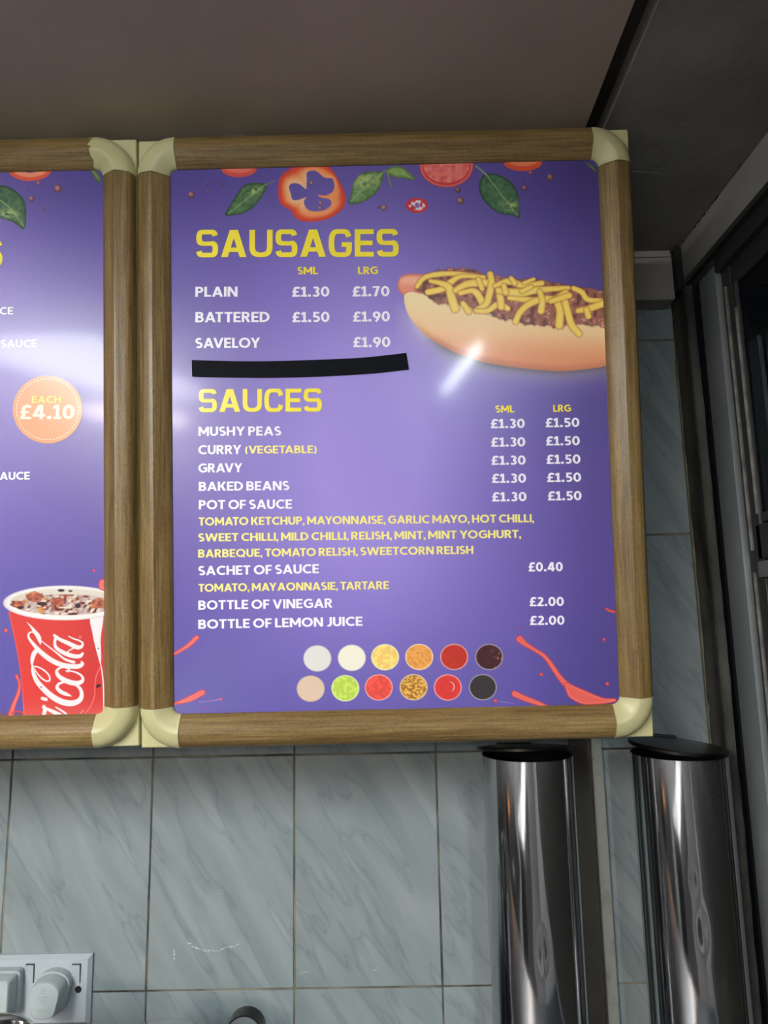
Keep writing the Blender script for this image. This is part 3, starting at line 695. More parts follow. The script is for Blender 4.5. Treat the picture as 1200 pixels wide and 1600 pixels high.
for s in strands:
    d = cv.stroke(P2([(q[0], q[1], q[2]*1.18) for q in s], HX, HY, K)); w_ = s[len(s)//2][2]*1.18/K/2; t = np.clip(-d/w_, 0, 1)
    cv.lay(sstep(2.0, -.5, d-.2)*.4, (120, 60, 36))
    cv.fill(d, mixc((232, 168, 52), (255, 220, 92), sstep(0, .6, t)), .6)
    cv.lay(sstep(.55, .95, t)*sstep(.5, .8, vnoise(cv.X, cv.Y, 7, 23))*.45, (255, 232, 150))
cv.lay(np.full(cv.X.shape, .10)*sstep(.6, -.6, np.minimum(np.minimum(bd, sd), cd)), (255, 236, 190))
cv.mesh('hot_dog_print', plR, .0002, posterR, M['artwork'])

# ---- artwork: twelve sauce dots and the red splashes
cv = Canvas(456, 940, 968, 1108, .85, bgR)
dots = [(495.9, 1028.7, (226, 222, 216), 0), (549.7, 1027.8, (244, 238, 216), 0), (601.7, 1026.8, (247, 204, 112), 1), (655, 1026.4, (241, 168, 86), 2), (709.6, 1026.4, (196, 56, 46), 2), (764.3, 1026.4, (70, 36, 42), 3),
        (485.5, 1076, (222, 194, 168), 0), (539.6, 1075.3, (186, 210, 84), 1), (591.9, 1074, (226, 78, 66), 1), (646.2, 1073.7, (206, 138, 50), 4), (699.7, 1074, (220, 62, 58), 5), (754.4, 1073.7, (58, 52, 54), 0)]
for k, (x, y, c, kind) in enumerate(dots):
    d = cv.ell(x, y, 21.8, 20.5); c = np.array(c, float); rim = np.minimum(c*.5+135, 245) if kind or k in (11,) else c*.94
    cv.fill(d, rim); n = vnoise(cv.X, cv.Y, 4, 40+k); m = vnoise(cv.X, cv.Y, 2, 60+k)
    col = np.broadcast_to(c, cv.c.shape)
    if kind == 1: col = mixc(c, np.minimum(c*1.08+6, 255), sstep(.4, .8, n))
    if kind == 2: col = mixc(c, c*.80+(30, 10, 0), sstep(.35, .75, n*.5+m*.5))
    if kind == 3: col = mixc(c, (186, 118, 100), sstep(.62, .85, n*.5+m*.5)*sstep(-8, 10, cv.X-x))
    if kind == 4: col = mixc(c*.82, (236, 184, 92), sstep(.35, .7, m))
    if kind == 5:
        col = mixc(c, (250, 214, 204), sstep(1.6, .2, np.abs(np.hypot(cv.X-x-2, cv.Y-y+1)-8))*sstep(2, 9, (cv.X-x)-(cv.Y-y)*.2)*.8)
        col = mixc(col, (196, 44, 44), sstep(1.6, 0, np.abs(np.hypot(cv.X-x-1, cv.Y-y)-11))*.5)
    cv.fill(cv.ell(x, y, 20.2, 18.9), col)
def splash(cv, d):
    cv.fill(d, mixc((214, 66, 62), (240, 120, 104), sstep(-1, -4, d)*.6)); cv.lay(sstep(.8, -.2, np.abs(d+2.5)-.6)*.35, (255, 190, 175))
S9 = 2.727
splash(cv, cv.stroke(P2([(578, 105, 32), (600, 125, 24), (640, 150, 18), (690, 185, 20), (750, 270, 24), (790, 312, 30)], 600, 960, S9)))
splash(cv, cv.sdf(P2([(770, 290), (830, 312), (900, 342), (940, 356), (985, 358), (985, 372), (930, 382), (850, 384), (800, 362), (780, 340)], 600, 960, S9)))
splash(cv, cv.stroke(P2([(556, 338, 28), (600, 358, 26), (650, 376, 22), (690, 390, 14)], 600, 960, S9)))
for x, y, r in ((670, 255, 8), (938, 107, 7), (951, 295, 8), (578, 57, 4), (475, 368, 8), (933, 120, 3)): splash(cv, np.hypot(cv.X-600-x/S9, cv.Y-960-y/S9)-r/S9)
splash(cv, cv.stroke([(947, 951, 4), (952, 954, 4), (960, 956, 4)])); cv.lay(sstep(.8, -.3, cv.stroke(P2([(490, 370, 3), (550, 380, 2)], 600, 960, S9)))*.6, (160, 140, 200))
cv.mesh('sauce_dots_and_splash_print', plR, .0003, posterR, M['artwork'])
cv = Canvas(270, 985, 366, 1114, .9, bgR); S8 = 3.158
splash(cv, cv.stroke(P2([(150, 115, 26), (110, 152, 22), (70, 178, 18), (30, 200, 14)], 260, 960, S8)))
splash(cv, cv.stroke(P2([(178, 385, 30), (120, 415, 30), (70, 432, 18), (20, 445, 8)], 260, 960, S8)))
for x, y, r in ((270, 417, 7), (187, 460, 4), (425, 452, 3), (145, 62, 3)): splash(cv, np.hypot(cv.X-260-x/S8, cv.Y-960-y/S8)-r/S8)
cv.lay(sstep(.8, -.3, cv.stroke(P2([(270, 418, 6), (220, 426, 3), (160, 432, 2)], 260, 960, S8)))*.7, (190, 130, 190))
cv.mesh('splash_print', plR, .0003, posterR, M['artwork'])

# ---- lettering of the right poster
Yl, Wh, Py = M['yellow'], M['white'], M['paleyellow']
lettering('heading', 'SAUSAGES', plR, 306.5, 402.3, 623, 401, 42.6, Yl, posterR, True)
lettering('heading', 'SAUCES', plR, 310.5, 644.2, 503, 643, 35.8, Yl, posterR, True)
for tx, x0, x1, b0, b1, cp, mt in (
    ('SML', 464.7, 497, 428.9, 428.7, 11.6, Yl), ('LRG', 559.3, 590.6, 428.6, 428.4, 11.6, Yl), ('SML', 774, 803.7, 644.7, 644.4, 11, Yl), ('LRG', 864.3, 892, 643.6, 643.3, 11, Yl)):
    lettering('size_lettering', tx, plR, x0, b0, x1, b1, cp, mt, posterR)
for tx, x0, x1, b0, b1, cp, mt in (
    ('PLAIN', 305.3, 371.3, 464, 463.7, 15.8, Wh), ('BATTERED', 305.3, 421.3, 503.8, 503.4, 16, Wh), ('SAVELOY', 305.2, 406.5, 544.2, 543.6, 16, Wh),
    ('MUSHY PEAS', 310, 439.3, 681.2, 680.4, 14.2, Wh), ('CURRY', 310, 377.3, 710, 709.4, 14.2, Wh), ('(VEGETABLE)', 383, 495, 708.8, 708.2, 12.2, Py),
    ('GRAVY', 310, 378.7, 738.5, 738, 14.2, Wh), ('BAKED BEANS', 310.7, 452, 767.2, 765.8, 14.2, Wh), ('POT OF SAUCE', 310.7, 456.3, 796, 794.7, 14.4, Wh),
    ('TOMATO KETCHUP, MAYONNAISE, GARLIC MAYO, HOT CHILLI,', 310.5, 834, 821.2, 816, 12.6, Py), ('SWEET CHILLI, MILD CHILLI, RELISH, MINT, MINT YOGHURT,', 310, 813.7, 846.2, 840.5, 12.6, Py),
    ('BARBEQUE, TOMATO RELISH, SWEETCORN RELISH', 309.7, 739.7, 871.2, 865.4, 12.6, Py), ('SACHET OF SAUCE', 310, 498.6, 899, 895.7, 14.4, Wh),
    ('TOMATO, MAYAONNASIE, TARTARE', 310.2, 607.8, 924.8, 920.4, 12.5, Py), ('BOTTLE OF VINEGAR', 310, 519.6, 952.8, 949.4, 14.4, Wh), ('BOTTLE OF LEMON JUICE', 310, 566.5, 982.6, 977.6, 14.4, Wh)):
    lettering('item_lettering', tx, plR, x0, b0, x1, b1, cp, mt, posterR)
for tx, x0, x1, b, cp in (('£1.30', 456.7, 514.7, 463.8, 15.8), ('£1.70', 551, 608.7, 463.2, 15.8), ('£1.50', 457, 515, 503.4, 15.8), ('£1.90', 552, 609.3, 502.6, 15.8), ('£1.90', 552.3, 610, 542.5, 15.8),
    ('£1.30', 767, 820, 669, 14.3), ('£1.30', 767.7, 820.7, 697.8, 14.3), ('£1.30', 768, 821.3, 726.3, 14.3), ('£1.30', 768.7, 822, 754.5, 14.3), ('£1.30', 769, 822.7, 783.3, 14.3),
    ('£1.50', 852.7, 905.3, 667.4, 14.3), ('£1.50', 853.3, 906, 696, 14.3), ('£1.50', 854, 907, 724.7, 14.3), ('£1.50', 855, 908, 753, 14.3), ('£1.50', 856, 908.7, 781.8, 14.3),
    ('£0.40', 826, 879.3, 892.7, 14.3), ('£2.00', 827.7, 881, 947, 14.3), ('£2.00', 828.2, 882, 976.3, 14.3)):
    lettering('price_lettering', tx, plR, x0, b+.3, x1, b-.3, cp, Wh, posterR)

# ---- black tape stuck over one line
top = smooth_open([(300, 562.7), (320, 563.6), (380, 564.8), (453, 564), (553, 560), (600, 555.8), (635, 551.7)], 5)
bot = smooth_open([(300.6, 588.6), (340, 589.6), (426.7, 590.3), (510, 588), (580, 583.8), (612, 580.6), (639, 577.7)], 5)
bm = bmesh.new(); rr = []
for a, b in zip(top, bot):
    row = []
    for yo in (PY-.0006, PY-.0012):
        for q in (a, b): x, z = plR(q[0], q[1]); row.append(bm.verts.new(mwR @ Vector((float(x), yo, float(z)))))
    rr.append(row)      # back-top, back-bottom, front-top, front-bottom
for p, q in zip(rr, rr[1:]):
    bm.faces.new((p[2], p[3], q[3], q[2])); bm.faces.new((p[0], q[0], q[1], p[1])); bm.faces.new((p[0], p[2], q[2], q[0])); bm.faces.new((p[1], q[1], q[3], p[3]))
bm.faces.new((rr[0][0], rr[0][1], rr[0][3], rr[0][2])); bm.faces.new((rr[-1][0], rr[-1][2], rr[-1][3], rr[-1][1]))
tag(from_bm('black_tape', bm, M['tape']), 'slightly bowed strip of black tape stuck above the SAUCES heading', 'tape')

# ---- left poster
cv = Canvas(-120, 250, 170, 372, .9, bgL)
d = cv.ell(46.7, 263, 35, 20); cv.fill(d, (228, 88, 58)); cv.lay(sstep(1, -1, cv.ell(46.7, 262, 29, 15)), (244, 150, 112)); cv.fill(cv.ell(47, 258, 20, 12), bgL(cv.X, cv.Y)); 
leaf(cv, P2([(-60, 345), (0, 330), (50, 340), (100, 380), (122, 430), (115, 532), (60, 500), (0, 480), (-60, 430)], 0, 180, 3), P2([(-40, 370, 4), (40, 430, 4), (112, 520, 3)], 0, 180, 3), (58, 88, 66), (100, 132, 92), (14, 334, 14, 6))
for x, y, r, c in ((90.7, 295, 6, (160, 92, 96)), (49.3, 310.7, 4.6, (152, 84, 96)), (69, 326.7, 2, (84, 56, 100)), (60, 286, 3, (200, 96, 92)), (45, 296, 2, (80, 60, 110))): peppercorn(cv, x, y, r, c)
leaf(cv, [(140, 262), (150, 266), (157, 276), (158, 286), (148, 280)], [(143, 266, .5), (156, 280, .5)], (96, 122, 84), (130, 150, 110))
cv.mesh('vegetable_print', plL, .0002, posterL, M['artwork'])
cv = Canvas(-60, 884, 174, 1132, .62, bgL); C4 = 6.4
cv.lay(sstep(1108, 1120, cv.Y)*.8, (120, 78, 84))
sp = cv.stroke(P2([(165, 1125, 34), (195, 1200, 30), (185, 1300, 40), (140, 1410, 46), (105, 1530, 60)], 0, 880, C4)); splash(cv, sp)
splash(cv, cv.stroke(P2([(120, 1500, 16), (180, 1480, 14), (240, 1500, 20)], 0, 880, C4)))
body = cv.sdf(P2([(82, 480), (120, 640), (160, 830), (200, 1060), (225, 1300), (242, 1640), (1240, 1640), (1200, 480)], 0, 880, C4), False)
bc = mixc((214, 60, 54), (190, 42, 44), np.exp(-((cv.X-150)/40)**2)*.5+.0*cv.X); bc = mixc(bc, (214, 96, 92), sstep(1085, 1120, cv.Y)*.6)
cv.fill(body, bc); cv.lay(sstep(1.5, 0, np.abs(body+1))*.35, (240, 150, 140))
ins = sstep(.5, -.5, body)
def wfill(d): cv.lay(sstep(.5, -.5, d)*ins, (232, 224, 224))
wfill(cv.sdf(P2([(905, 540), (1030, 510), (1008, 750), (1012, 940), (1002, 1005), (985, 950), (955, 840), (925, 700)], 0, 880, C4)))
wfill(cv.stroke(P2([(1003, 990, 8), (1020, 1080, 12), (1035, 1230, 14), (1042, 1500, 16)], 0, 880, C4)))
logo = [
 # last letter a, at the top
 [(562, 740, 34), (548, 792, 28), (562, 842, 34), (620, 886, 40), (715, 924, 44), (796, 930, 38), (828, 902, 24)],
 [(545, 722, 28), (600, 762, 34), (680, 798, 42), (760, 836, 46), (808, 838, 34), (828, 802, 22), (790, 772, 16), (735, 754, 15), (688, 730, 11)],
 [(735, 850, 14), (700, 868, 12), (672, 890, 12)],
 # letter l: loop, heavy stem, and the hairline back up
 [(352, 702, 12), (318, 688, 14), (288, 706, 18), (292, 750, 24), (340, 815, 34), (410, 890, 46), (500, 960, 50), (600, 1010, 50), (700, 1030, 48), (790, 1030, 44), (826, 1005, 32), (815, 985, 16)],
 [(412, 775, 8), (470, 820, 12), (560, 890, 16), (650, 960, 22), (740, 990, 30)],
 # letter o
 [(690, 1085, 14), (690, 1060, 16), (650, 1042, 16), (600, 1048, 20), (568, 1080, 30), (590, 1130, 42), (660, 1175, 50), (750, 1200, 50), (815, 1185, 40), (828, 1145, 26), (790, 1105, 20), (720, 1080, 14), (660, 1075, 12)],
 [(700, 1030, 14), (690, 1060, 14), (670, 1085, 12)],
 # ribbon of the capital and its long tail
 [(268, 588, 3), (310, 632, 18), (350, 685, 36), (385, 735, 46), (400, 780, 30), (405, 812, 8)],
 [(400, 855, 8), (370, 868, 40), (336, 915, 46), (322, 975, 34), (322, 1025, 14)],
 # capital C: outer sweep, inner curl
 [(322, 1025, 14), (332, 1090, 34), (365, 1170, 46), (430, 1250, 54), (520, 1330, 58), (620, 1385, 60), (720, 1400, 58), (795, 1370, 50), (818, 1310, 40), (795, 1245, 32), (730, 1200, 22), (655, 1188, 18), (592, 1205, 26), (572, 1245, 34), (610, 1285, 40), (665, 1310, 34), (722, 1332, 3)],
 [(322, 1030, 12), (380, 1038, 14), (440, 1070, 16), (486, 1115, 16), (500, 1160, 16), (478, 1180, 16), (430, 1160, 16), (380, 1110, 14), (340, 1050, 12)],
 # letters before it, mostly under the frame
 [(425, 1352, 34), (462, 1362, 34)], [(440, 1430, 30), (450, 1470, 40), (430, 1540, 34)], [(430, 1440, 20), (500, 1470, 34), (600, 1520, 44), (660, 1560, 40)], [(560, 1440, 14), (640, 1490, 20), (720, 1560, 24)], [(500, 1560, 30), (540, 1600, 30)]]
for s in logo: wfill(cv.stroke(P2(s, 0, 880, C4)))
cv.lay(sstep(.6, -.6, np.hypot(cv.X-125.5, cv.Y-995.6)-2.6)*.5, (240, 150, 140))
cv.lay(sstep(.6, -.3, cv.stroke(P2([(1005, 1040, 8), (965, 1120, 8), (950, 1220, 8), (945, 1330, 8), (900, 1440, 8), (850, 1500, 8)], 0, 880, C4)))*.8, (238, 128, 118))
cv.lay(sstep(.6, -.3, cv.stroke(P2([(835, 1468, 6), (810, 1500, 6), (790, 1530, 6)], 0, 880, C4)))*.8, (240, 190, 180))
cv.fill(cv.sdf(P2([(962, 1228), (985, 1208), (1015, 1220), (990, 1240), (968, 1245)], 0, 880, C4)), (46, 24, 28))
for q in ((983, 852), (412, 1238)): cv.fill(np.hypot(cv.X-q[0]/C4, cv.Y-880-q[1]/C4)-1.1, (60, 50, 56))
rim = cv.ell(645/C4, 880+397/C4, 612/C4, 174/C4); cv.fill(rim, mixc((238, 230, 226), (206, 196, 198), sstep(-3, 0, rim)*.8))
inn = cv.ell(650/C4, 880+386/C4, 548/C4, 134/C4)
q = (cv.Y-(880+386/C4))/(134/C4); col = mixc((222, 210, 196), (202, 186, 170), sstep(-1, .2, q)); cv.fill(inn, col)
liq = cv.ell(655/C4, 880+420/C4, 520/C4, 104/C4); n1 = vnoise(cv.X, cv.Y, 6, 51); n2 = vnoise(cv.X*.75+.4*cv.Y, cv.Y*1.1, 3.6, 52); n3 = vnoise(cv.X, cv.Y, 9, 53)
cc = mixc((196, 172, 160), (150, 66, 50), sstep(.45, .72, n1*.55+n2*.45)); cc = mixc(cc, (78, 34, 32), sstep(.62, .75, n2)*sstep(.35, .6, n3)); cc = mixc(cc, (222, 150, 78), sstep(.66, .8, n3)*sstep(.4, .6, n2)*.9); cc = mixc(cc, (232, 220, 206), sstep(.38, .26, n2)*.8); cc = mixc(cc, (160, 130, 140), sstep(.5, .3, n3)*.4)
cv.lay(sstep(1.2, -.4, liq)*sstep(.5, -.5, inn), cc)
for x, y, rx, ry in ((350, 335, 90, 52), (175, 410, 72, 38), (985, 400, 66, 48), (570, 380, 70, 40)):
    d = cv.ell(x/C4, 880+y/C4, rx/C4, ry/C4)+(vnoise(cv.X, cv.Y, 3, 55)-.5)*2.4; cv.lay(sstep(.8, -.8, d)*.92, mixc((112, 44, 38), (216, 118, 76), np.clip(n2*1.2-.1, 0, 1)))
for x, y, rx, ry in ((612, 272, 34, 14), (705, 278, 20, 9), (205, 442, 34, 14), (780, 425, 30, 24), (420, 405, 50, 18)): cv.fill(cv.ell(x/C4, 880+y/C4, rx/C4, ry/C4), (58, 34, 34))
for x, y, r in ((60, 672, 20), (105, 702, 7), (180, 652, 6), (940, 72, 14)): splash(cv, np.hypot(cv.X-x/C4, cv.Y-880-y/C4)-r/C4)
splash(cv, cv.ell(1030/C4, 880+215/C4, 44/C4, 60/C4)*1.0)
cv.fill(rim*0+np.where(cv.X > 900, -9, 9), (0, 0, 0))
cv.mesh('red_cup_print', plL, .0002, posterL, M['artwork'])
lettering('heading', 'S', plL, -37, 417, 3.8, 416.6, 41, Yl, posterL, True)
lettering('item_lettering', 'SAUCE', plL, -36, 492, 20.7, 491.6, 11.6, Wh, posterL)
lettering('item_lettering', 'SAUCE', plL, 1.3, 543.2, 57.7, 542.6, 11.8, Wh, posterL)
lettering('item_lettering', 'SAUCE', plL, -10, 750, 46.7, 749.4, 12.2, Wh, posterL)
# round price badge
def disc(name, cx, cy, r, mat, dy, dash=None, r2=None):
    bm = bmesh.new()
    if r2 is None:
        vs = []
        for k in range(72):
            a = 2*math.pi*k/72; x, z = plL(cx+r*math.cos(a), cy+r*.975*math.sin(a)); vs.append(bm.verts.new((float(x), PY-dy, float(z))))
        bm.faces.new(vs)
    else:
        for k in range(dash):
            q = []
            for rr_, seq in ((r, (0, .25, .5, .68)), (r2, (.68, .5, .25, 0))):
                for s in seq:
                    a = 2*math.pi*(k+s)/dash; x, z = plL(cx+rr_*math.cos(a), cy+rr_*.975*math.sin(a)); q.append(bm.verts.new((float(x), PY-dy, float(z))))
            bm.faces.new(q)
    for f in bm.faces:
        f.normal_update()
        if f.normal.y > 0: f.normal_flip()
    me = bpy.data.meshes.new(name); bm.to_mesh(me); bm.free(); return link(name, me, mat, posterL)
disc('price_badge', 74.7, 639.8, 54.3, M['orange'], .0003)
disc('badge_ring', 74.7, 639.8, 49.2, M['badgepale'], .0005, 52, 48.0)
_py = plL.y; plL.y = _py-.0003
lettering('badge_lettering', 'EACH', plL, 49.7, 629.9, 96, 629.6, 10.8, M['badgeyellow'], posterL)
lettering('badge_lettering', '£4.10', plL, 31.7, 655.4, 116.7, 655, 22.6, M['badgepale'], posterL)
plL.y = _py

# ------------------------------------------------------------------ steel cylinders with lids
def ray_at(px, py, axis, val):
    d = (px-600)*CM[0]+(py-800)*CM[1]+FOCAL*CM[2]; return d*val/d[axis]
ZCT = -.62
def cylinder(cx, cy, ztop, r, label, lid_rot, lid_off, dents):
    t = empty('steel_cylinder', (cx, cy, ZCT)); tag(t, label, 'steel cylinder', 'lidded steel cylinders by the tiled wall')
    h = ztop-ZCT; bm = bmesh.new(); n = 128; m = 120
    rings = []
    for k in range(m+1):
        z = h*k/m; ring = []
        for i in range(n):
            a = 2*math.pi*i/n; rr_ = r
            for (da, dz, sa, sz, amp) in dents:
                q = ((((a-da+math.pi) % (2*math.pi))-math.pi)/sa)**2+((z-(dz-ZCT))/sz)**2
                rr_ -= amp*math.exp(-q)
            ring.append(bm.verts.new((rr_*math.cos(a), rr_*math.sin(a), z)))
        rings.append(ring)
    for a, b in zip(rings, rings[1:]):
        for i in range(n): bm.faces.new((a[i], a[(i+1) % n], b[(i+1) % n], b[i]))
    bm.faces.new(rings[0][::-1])
    from_bm('tube', bm, M['chrome'], t, True)
    bm = bmesh.new(); add_lathe(bm, [(r*.999, h), (r-.0012, h+.0006), (r-.0022, h-.001), (r-.0022, .02), (0, .02)], 96); from_bm('lining', bm, M['blackin'], t, True, 50)
    lid = empty('lid', (lid_off[0], lid_off[1], h+lid_off[2]), t); lid.rotation_euler = lid_rot
    bm = bmesh.new(); add_lathe(bm, [(0, .0030), (r*.9, .0030), (r+.0015, .0022), (r+.0022, .0008), (r+.0020, -.0022), (r+.0004, -.0030), (r*.97, -.0018), (0, -.0018)], 96)
    from_bm('lid_disc', bm, M['lidsteel'], lid, True, 30)
    bm = bmesh.new(); add_box(bm, -.026, .020, r-.004, r+.006, -.004, .005, .0015, 2); from_bm('hinge', bm, M['darkframe'], lid, True, 40)
    return t
c1 = ray_at(823, 1178, 1, .93); c2 = ray_at(1060, 1176, 1, .93)
cylinder(c1[0], .93, c1[2], .0560, 'open steel cylinder on the left, its lid raised above a black mouth', (math.radians(-7.2), 0, 0), (-.002, .010, .0058),
         [(-1.62, c1[2]-.205, .09, .022, .0022), (-2.1, c1[2]-.12, .05, .03, .0006), (-1.9, c1[2]-.34, .08, .03, .0009)])
cylinder(c2[0], .93, c2[2], .0575, 'closed steel cylinder on the right beside the window frame, flat lid tilted', (math.radians(1.0), math.radians(5.6), 0), (0, 0, .0078),
         [(-1.75, c2[2]-.185, .08, .02, .0018), (-1.85, c2[2]-.13, .05, .014, .0009), (-1.9, c2[2]-.3, .06, .03, .0008)])

# ------------------------------------------------------------------ double socket and two plugs
sk = empty('wall_socket', (-.4865, YW, -.4725)); tag(sk, 'white double wall socket with rocker switches on the marbled tiles', 'socket')
bm = bmesh.new(); w2, h2 = .073, .0432
prev = None
for (e, d) in ((0, 0), (0, -.0045), (.0045, -.0095), (.006, -.0095)):
    ring = [bm.verts.new((sx*(w2-e), d, sz*(h2-e))) for sx, sz in ((-1, -1), (1, -1), (1, 1), (-1, 1))]
    if prev:
        for k in range(4): bm.faces.new((prev[k], prev[(k+1) % 4], ring[(k+1) % 4], ring[k]))
    prev = ring
bm.faces.new(prev); from_bm('faceplate', bm, M['plastic'], sk)
def rocker(px, py):
    p = ray_at(px, py, 1, YW-.0095); x, z = p[0]+.4865, p[2]+.4725
    f = empty('rocker_switch', (x, -.0095, z), sk)
    box('rocker_gap', -.0060, .0065, -.0002, .0, -.0118, .0122, M['slot'], f)
    bm = bmesh.new()
    v = [bm.verts.new(q) for q in ((-.0058, 0, -.0118), (.0052, 0, -.0118), (.0052, 0, .0108), (-.0058, 0, .0108), (-.0058, -.0006, -.0118), (.0052, -.0006, -.0118), (.0052, -.0022, .0068), (-.0058, -.0022, .0068), (-.0058, -.0026, .0108), (.0052, -.0026, .0108))]
    for q in ((4, 5, 6, 7), (7, 6, 9, 8), (3, 8, 9, 2), (0, 1, 5, 4), (1, 2, 9, 6, 5), (0, 4, 7, 8, 3)): bm.faces.new([v[k] for k in q])
    from_bm('rocker', bm, M['plastic'], f)
rocker(46.5, 1521); rocker(119, 1521)
p = ray_at(122.3, 1546, 1, YW-.0095)
bm = bmesh.new(); add_lathe(bm, [(0, .0), (.0036, .0), (.0040, .0006), (.0044, 0)], 24)
for v in bm.verts: v.co = Vector((v.co.x, -v.co.z-.0003, v.co.y))
o = from_bm('screw_hole', bm, M['black'], sk, True); o.location = (p[0]+.4865, -.0095, p[2]+.4725)
def outline_plug(w, h, kind):
    if kind == 'tapered':
        pts = []
        for k in range(13): a = math.pi*k/12; pts.append((w*math.cos(a), h*.30+h*.62*math.sin(a)*.95))
        pts += [(-w*.98, h*.1), (-w*.80, -h*.62)]
        for k in range(1, 8): a = math.pi+math.pi*k/8; pts.append((w*.74*math.cos(a), -h*.72+h*.22*math.sin(a)))
        pts += [(w*.80, -h*.62), (w*.98, h*.1)]
        return pts
    c = .18; pts = []
    for sx, sz, a0 in ((1, 1, 0), (-1, 1, 90), (-1, -1, 180), (1, -1, 270)):
        for k in range(5): a = math.radians(a0+90*k/4); pts.append((sx*w*(1-c)+w*c*math.cos(a), sz*h*(1-c)+w*c*math.sin(a)))
    return pts
def plug(px, py, w, h, kind, label, depth):
    p = ray_at(px, py, 1, YW-.0095-.03)
    t = empty('plug', (p[0], YW-.0097, p[2])); tag(t, label, 'plug', 'plugs in the double socket')
    for nm, d0, d1, s0, s1, mat in (('plug_base', 0, -.013, 1.0, 1.02, M['plug']), ('plug_waist', -.013, -.0165, .90, .90, M['plastic']), ('plug_cap', -.0165, -depth, .95, .86, M['plug'])):
        bm = bmesh.new(); rings = []
        for (d, s) in ((d0, s0), (d0+(d1-d0)*.8, s0+(s1-s0)*.7), (d1+(0 if nm != 'plug_cap' else .0008), s1), (d1, s1-.03)):
            rings.append([bm.verts.new((x*s, d, z*s)) for x, z in outline_plug(w, h, kind)])
        for a, b in zip(rings, rings[1:]):
            for k in range(len(a)): bm.faces.new((a[k], a[(k+1) % len(a)], b[(k+1) % len(b)], b[k]))
        bm.faces.new(rings[0]); bm.faces.new(rings[-1][::-1]); from_bm(nm, bm, mat, t, True, 35)
    return t
pt = plug(71, 1560, .0225, .0275, 'tapered', 'tapered grey-white plug in the right-hand outlet, with faint raised marks', .036)
bm = bmesh.new()
def arcbar(cx, cz, r, a0, a1, n=8, wd=.0006):
    q = [(cx+r*math.cos(math.radians(a0+(a1-a0)*k/n)), cz+r*math.sin(math.radians(a0+(a1-a0)*k/n))) for k in range(n+1)]
    for a, b in zip(q, q[1:]):
        dx, dz = b[0]-a[0], b[1]-a[1]; L = math.hypot(dx, dz)+1e-9; nx, nz = -dz/L*wd, dx/L*wd
        vs = [bm.verts.new((x, -.0362, z)) for x, z in ((a[0]-nx, a[1]-nz), (b[0]-nx, b[1]-nz), (b[0]+nx, b[1]+nz), (a[0]+nx, a[1]+nz))]; bm.faces.new(vs)
for s in ([(-.006, .004), (.006, .004)], [(-.005, .001), (.005, .001)], [(-.004, -.002), (.004, -.002)], [(-.006, -.0135), (-.004, -.010)], [(-.004, -.010), (-.003, -.0135)], [(-.002, -.0135), (-.001, -.010)], [(.001, -.0135), (.001, -.010)], [(.001, -.0118), (.004, -.0118)], [(.004, -.010), (.0065, -.010)], [(.004, -.0135), (.0065, -.0135)]):
    a, b = s; dx, dz = b[0]-a[0], b[1]-a[1]; L = math.hypot(dx, dz); nx, nz = -dz/L*.00035, dx/L*.00035
    bm.faces.new([bm.verts.new((x, -.0362, z)) for x, z in ((a[0]-nx, a[1]-nz), (b[0]-nx, b[1]-nz), (b[0]+nx, b[1]+nz), (a[0]+nx, a[1]+nz))])
arcbar(.0, .0105, .003, 200, 20, 8, .0004); arcbar(.0, .010, .0015, 90, 330, 6, .0004)
tag(from_bm('embossed_mark', bm, M['emboss'], pt), 'faint embossed symbol and letters')
plug(-12, 1561, .0250, .0255, 'square', 'boxy white plug in the socket at the left edge of the photo', .034)

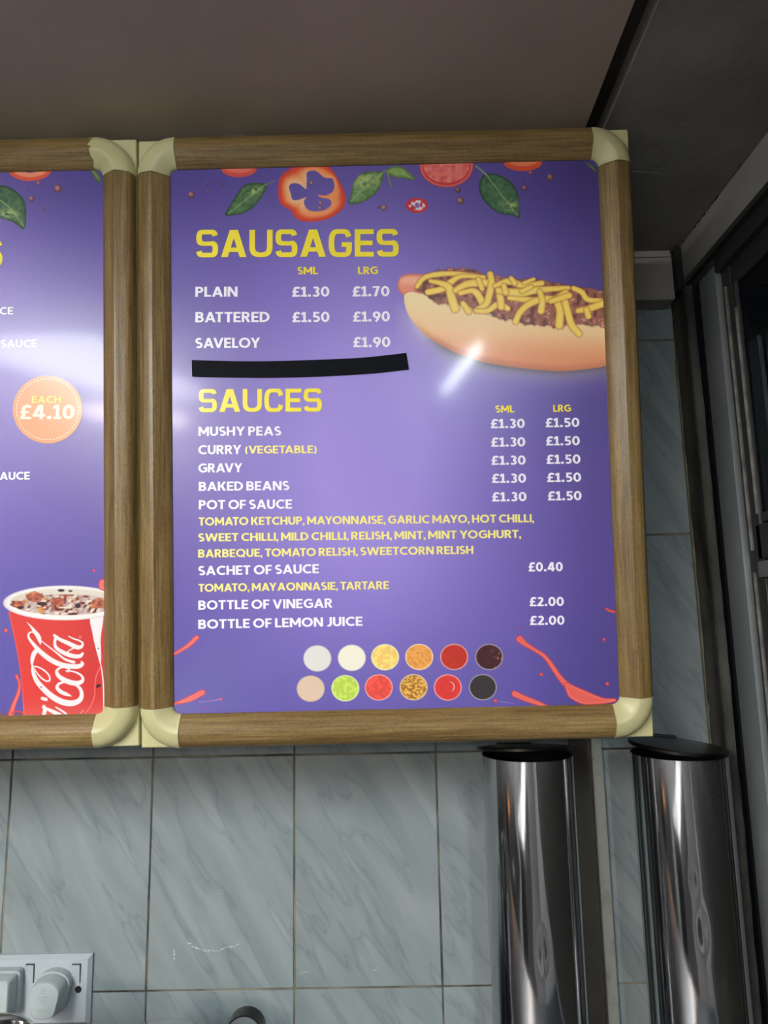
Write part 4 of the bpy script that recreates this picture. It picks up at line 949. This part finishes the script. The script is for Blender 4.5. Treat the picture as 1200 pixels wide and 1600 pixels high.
# ------------------------------------------------------------------ worktop and the pots standing on it
wt = empty('worktop', (0, .75, ZF)); tag(wt, 'steel worktop under the tiled wall, below the frame', 'worktop')
box('top', -1.6, .44, -.30, .28, ZCT-ZF-.04, ZCT-ZF, M['darktop'], wt, .003, 2)
box('front_panel', -1.58, .43, -.27, -.25, 0, ZCT-ZF-.04, M['panel'], wt)
def pot(px, py, y, r, label, lidded, handle):
    p = ray_at(px, py, 1, y); t = empty('steel_pot', (p[0], y-r, ZCT)); h = p[2]-ZCT; tag(t, label, 'pot', 'steel pots on the worktop')
    bm = bmesh.new(); add_lathe(bm, [(0, .0), (r*.97, .0), (r, .006), (r, h-.006), (r+.004, h-.003), (r+.004, h), (r, h+.001), (r-.003, h-.004), (r-.003, .004), (0, .004)], 72)
    from_bm('pot_body', bm, M['chrome'], t, True, 40)
    if lidded:
        bm = bmesh.new(); add_lathe(bm, [(0, h+.012), (r*.4, h+.0105), (r*.8, h+.006), (r*.97, h+.002), (r-.004, h-.001), (0, h-.001)], 72); from_bm('pot_lid', bm, M['chrome'], t, True, 40)
    if handle:
        bm = bmesh.new(); pr = []; hw = .010
        q0 = ray_at(384, 1579, 1, y-r)
        hx = q0[0]-p[0]; hz = q0[2]-ZCT; rad = .021
        for k in range(25):
            a = math.radians(200-230*k/24); x = hx+rad*math.cos(a); z = hz-rad+rad*math.sin(a)*1.0
            pr.append([bm.verts.new(v) for v in ((x, -hw, z), (x, hw, z), (x-.0016*math.cos(a), hw, z-.0016*math.sin(a)), (x-.0016*math.cos(a), -hw, z-.0016*math.sin(a)))])
        x, z = r+.001, h-.03
        for c_ in (0,):
            pr.insert(0, [bm.verts.new(v) for v in ((x, -hw, z), (x, hw, z), (x, hw, z-.0016), (x, -hw, z-.0016))])
        for a, b in zip(pr, pr[1:]):
            for k in range(4): bm.faces.new((a[k], a[(k+1) % 4], b[(k+1) % 4], b[k]))
        bm.faces.new(pr[0]); bm.faces.new(pr[-1][::-1]); from_bm('strap_handle', bm, M['lidsteel'], t, True, 50)
    return t
pot(-4, 1585, .86, .062, 'steel pot under the socket, only its rolled rim showing', False, False)
pot(266, 1594, .93, .062, 'lidded steel pot with a curled strap handle at the bottom edge', True, True)

# ------------------------------------------------------------------ behind the camera: unseen pieces added for the polished steel to mirror
sc = empty('added_counter', (-.75, -1.0, ZF)); tag(sc, 'white-topped counter added behind the camera, unseen except as a reflection', 'counter')  # unseen counter, added to give the cylinders a bright reflection
box('counter_top', -.10, .30, -.75, .75, .96, 1.0, paint('white_counter_top', (170, 172, 172), None, 6, .3, 0), sc, .004, 2)
box('counter_body', -.08, .28, -.73, .73, 0, .96, M['panel'], sc)
hc = empty('added_cabinet', (-1.45, -.05, ZF)); tag(hc, 'unseen steel cabinet with a warm glowing bar, added left of the camera for reflections', 'cabinet')  # unseen cabinet, added so the cylinders pick up a warm streak
box('cabinet_body', -.35, .25, -.30, .30, 0, 1.02, M['panel'], hc, .004, 2)
box('cabinet_hood', -.35, .25, -.30, .30, 1.25, 1.32, M['panel'], hc, .004, 2)
for q in (-.33, .23): box('cabinet_post', q-.01, q+.01, -.29, -.27, 1.02, 1.25, M['panel'], hc)
for q in (-.33, .23): box('cabinet_post', q-.01, q+.01, .27, .29, 1.02, 1.25, M['panel'], hc)
box('added_glow_bar', -.30, .22, -.02, .02, 1.22, 1.25, emit('added_warm_glow', (255, 160, 70), 12.0), hc)
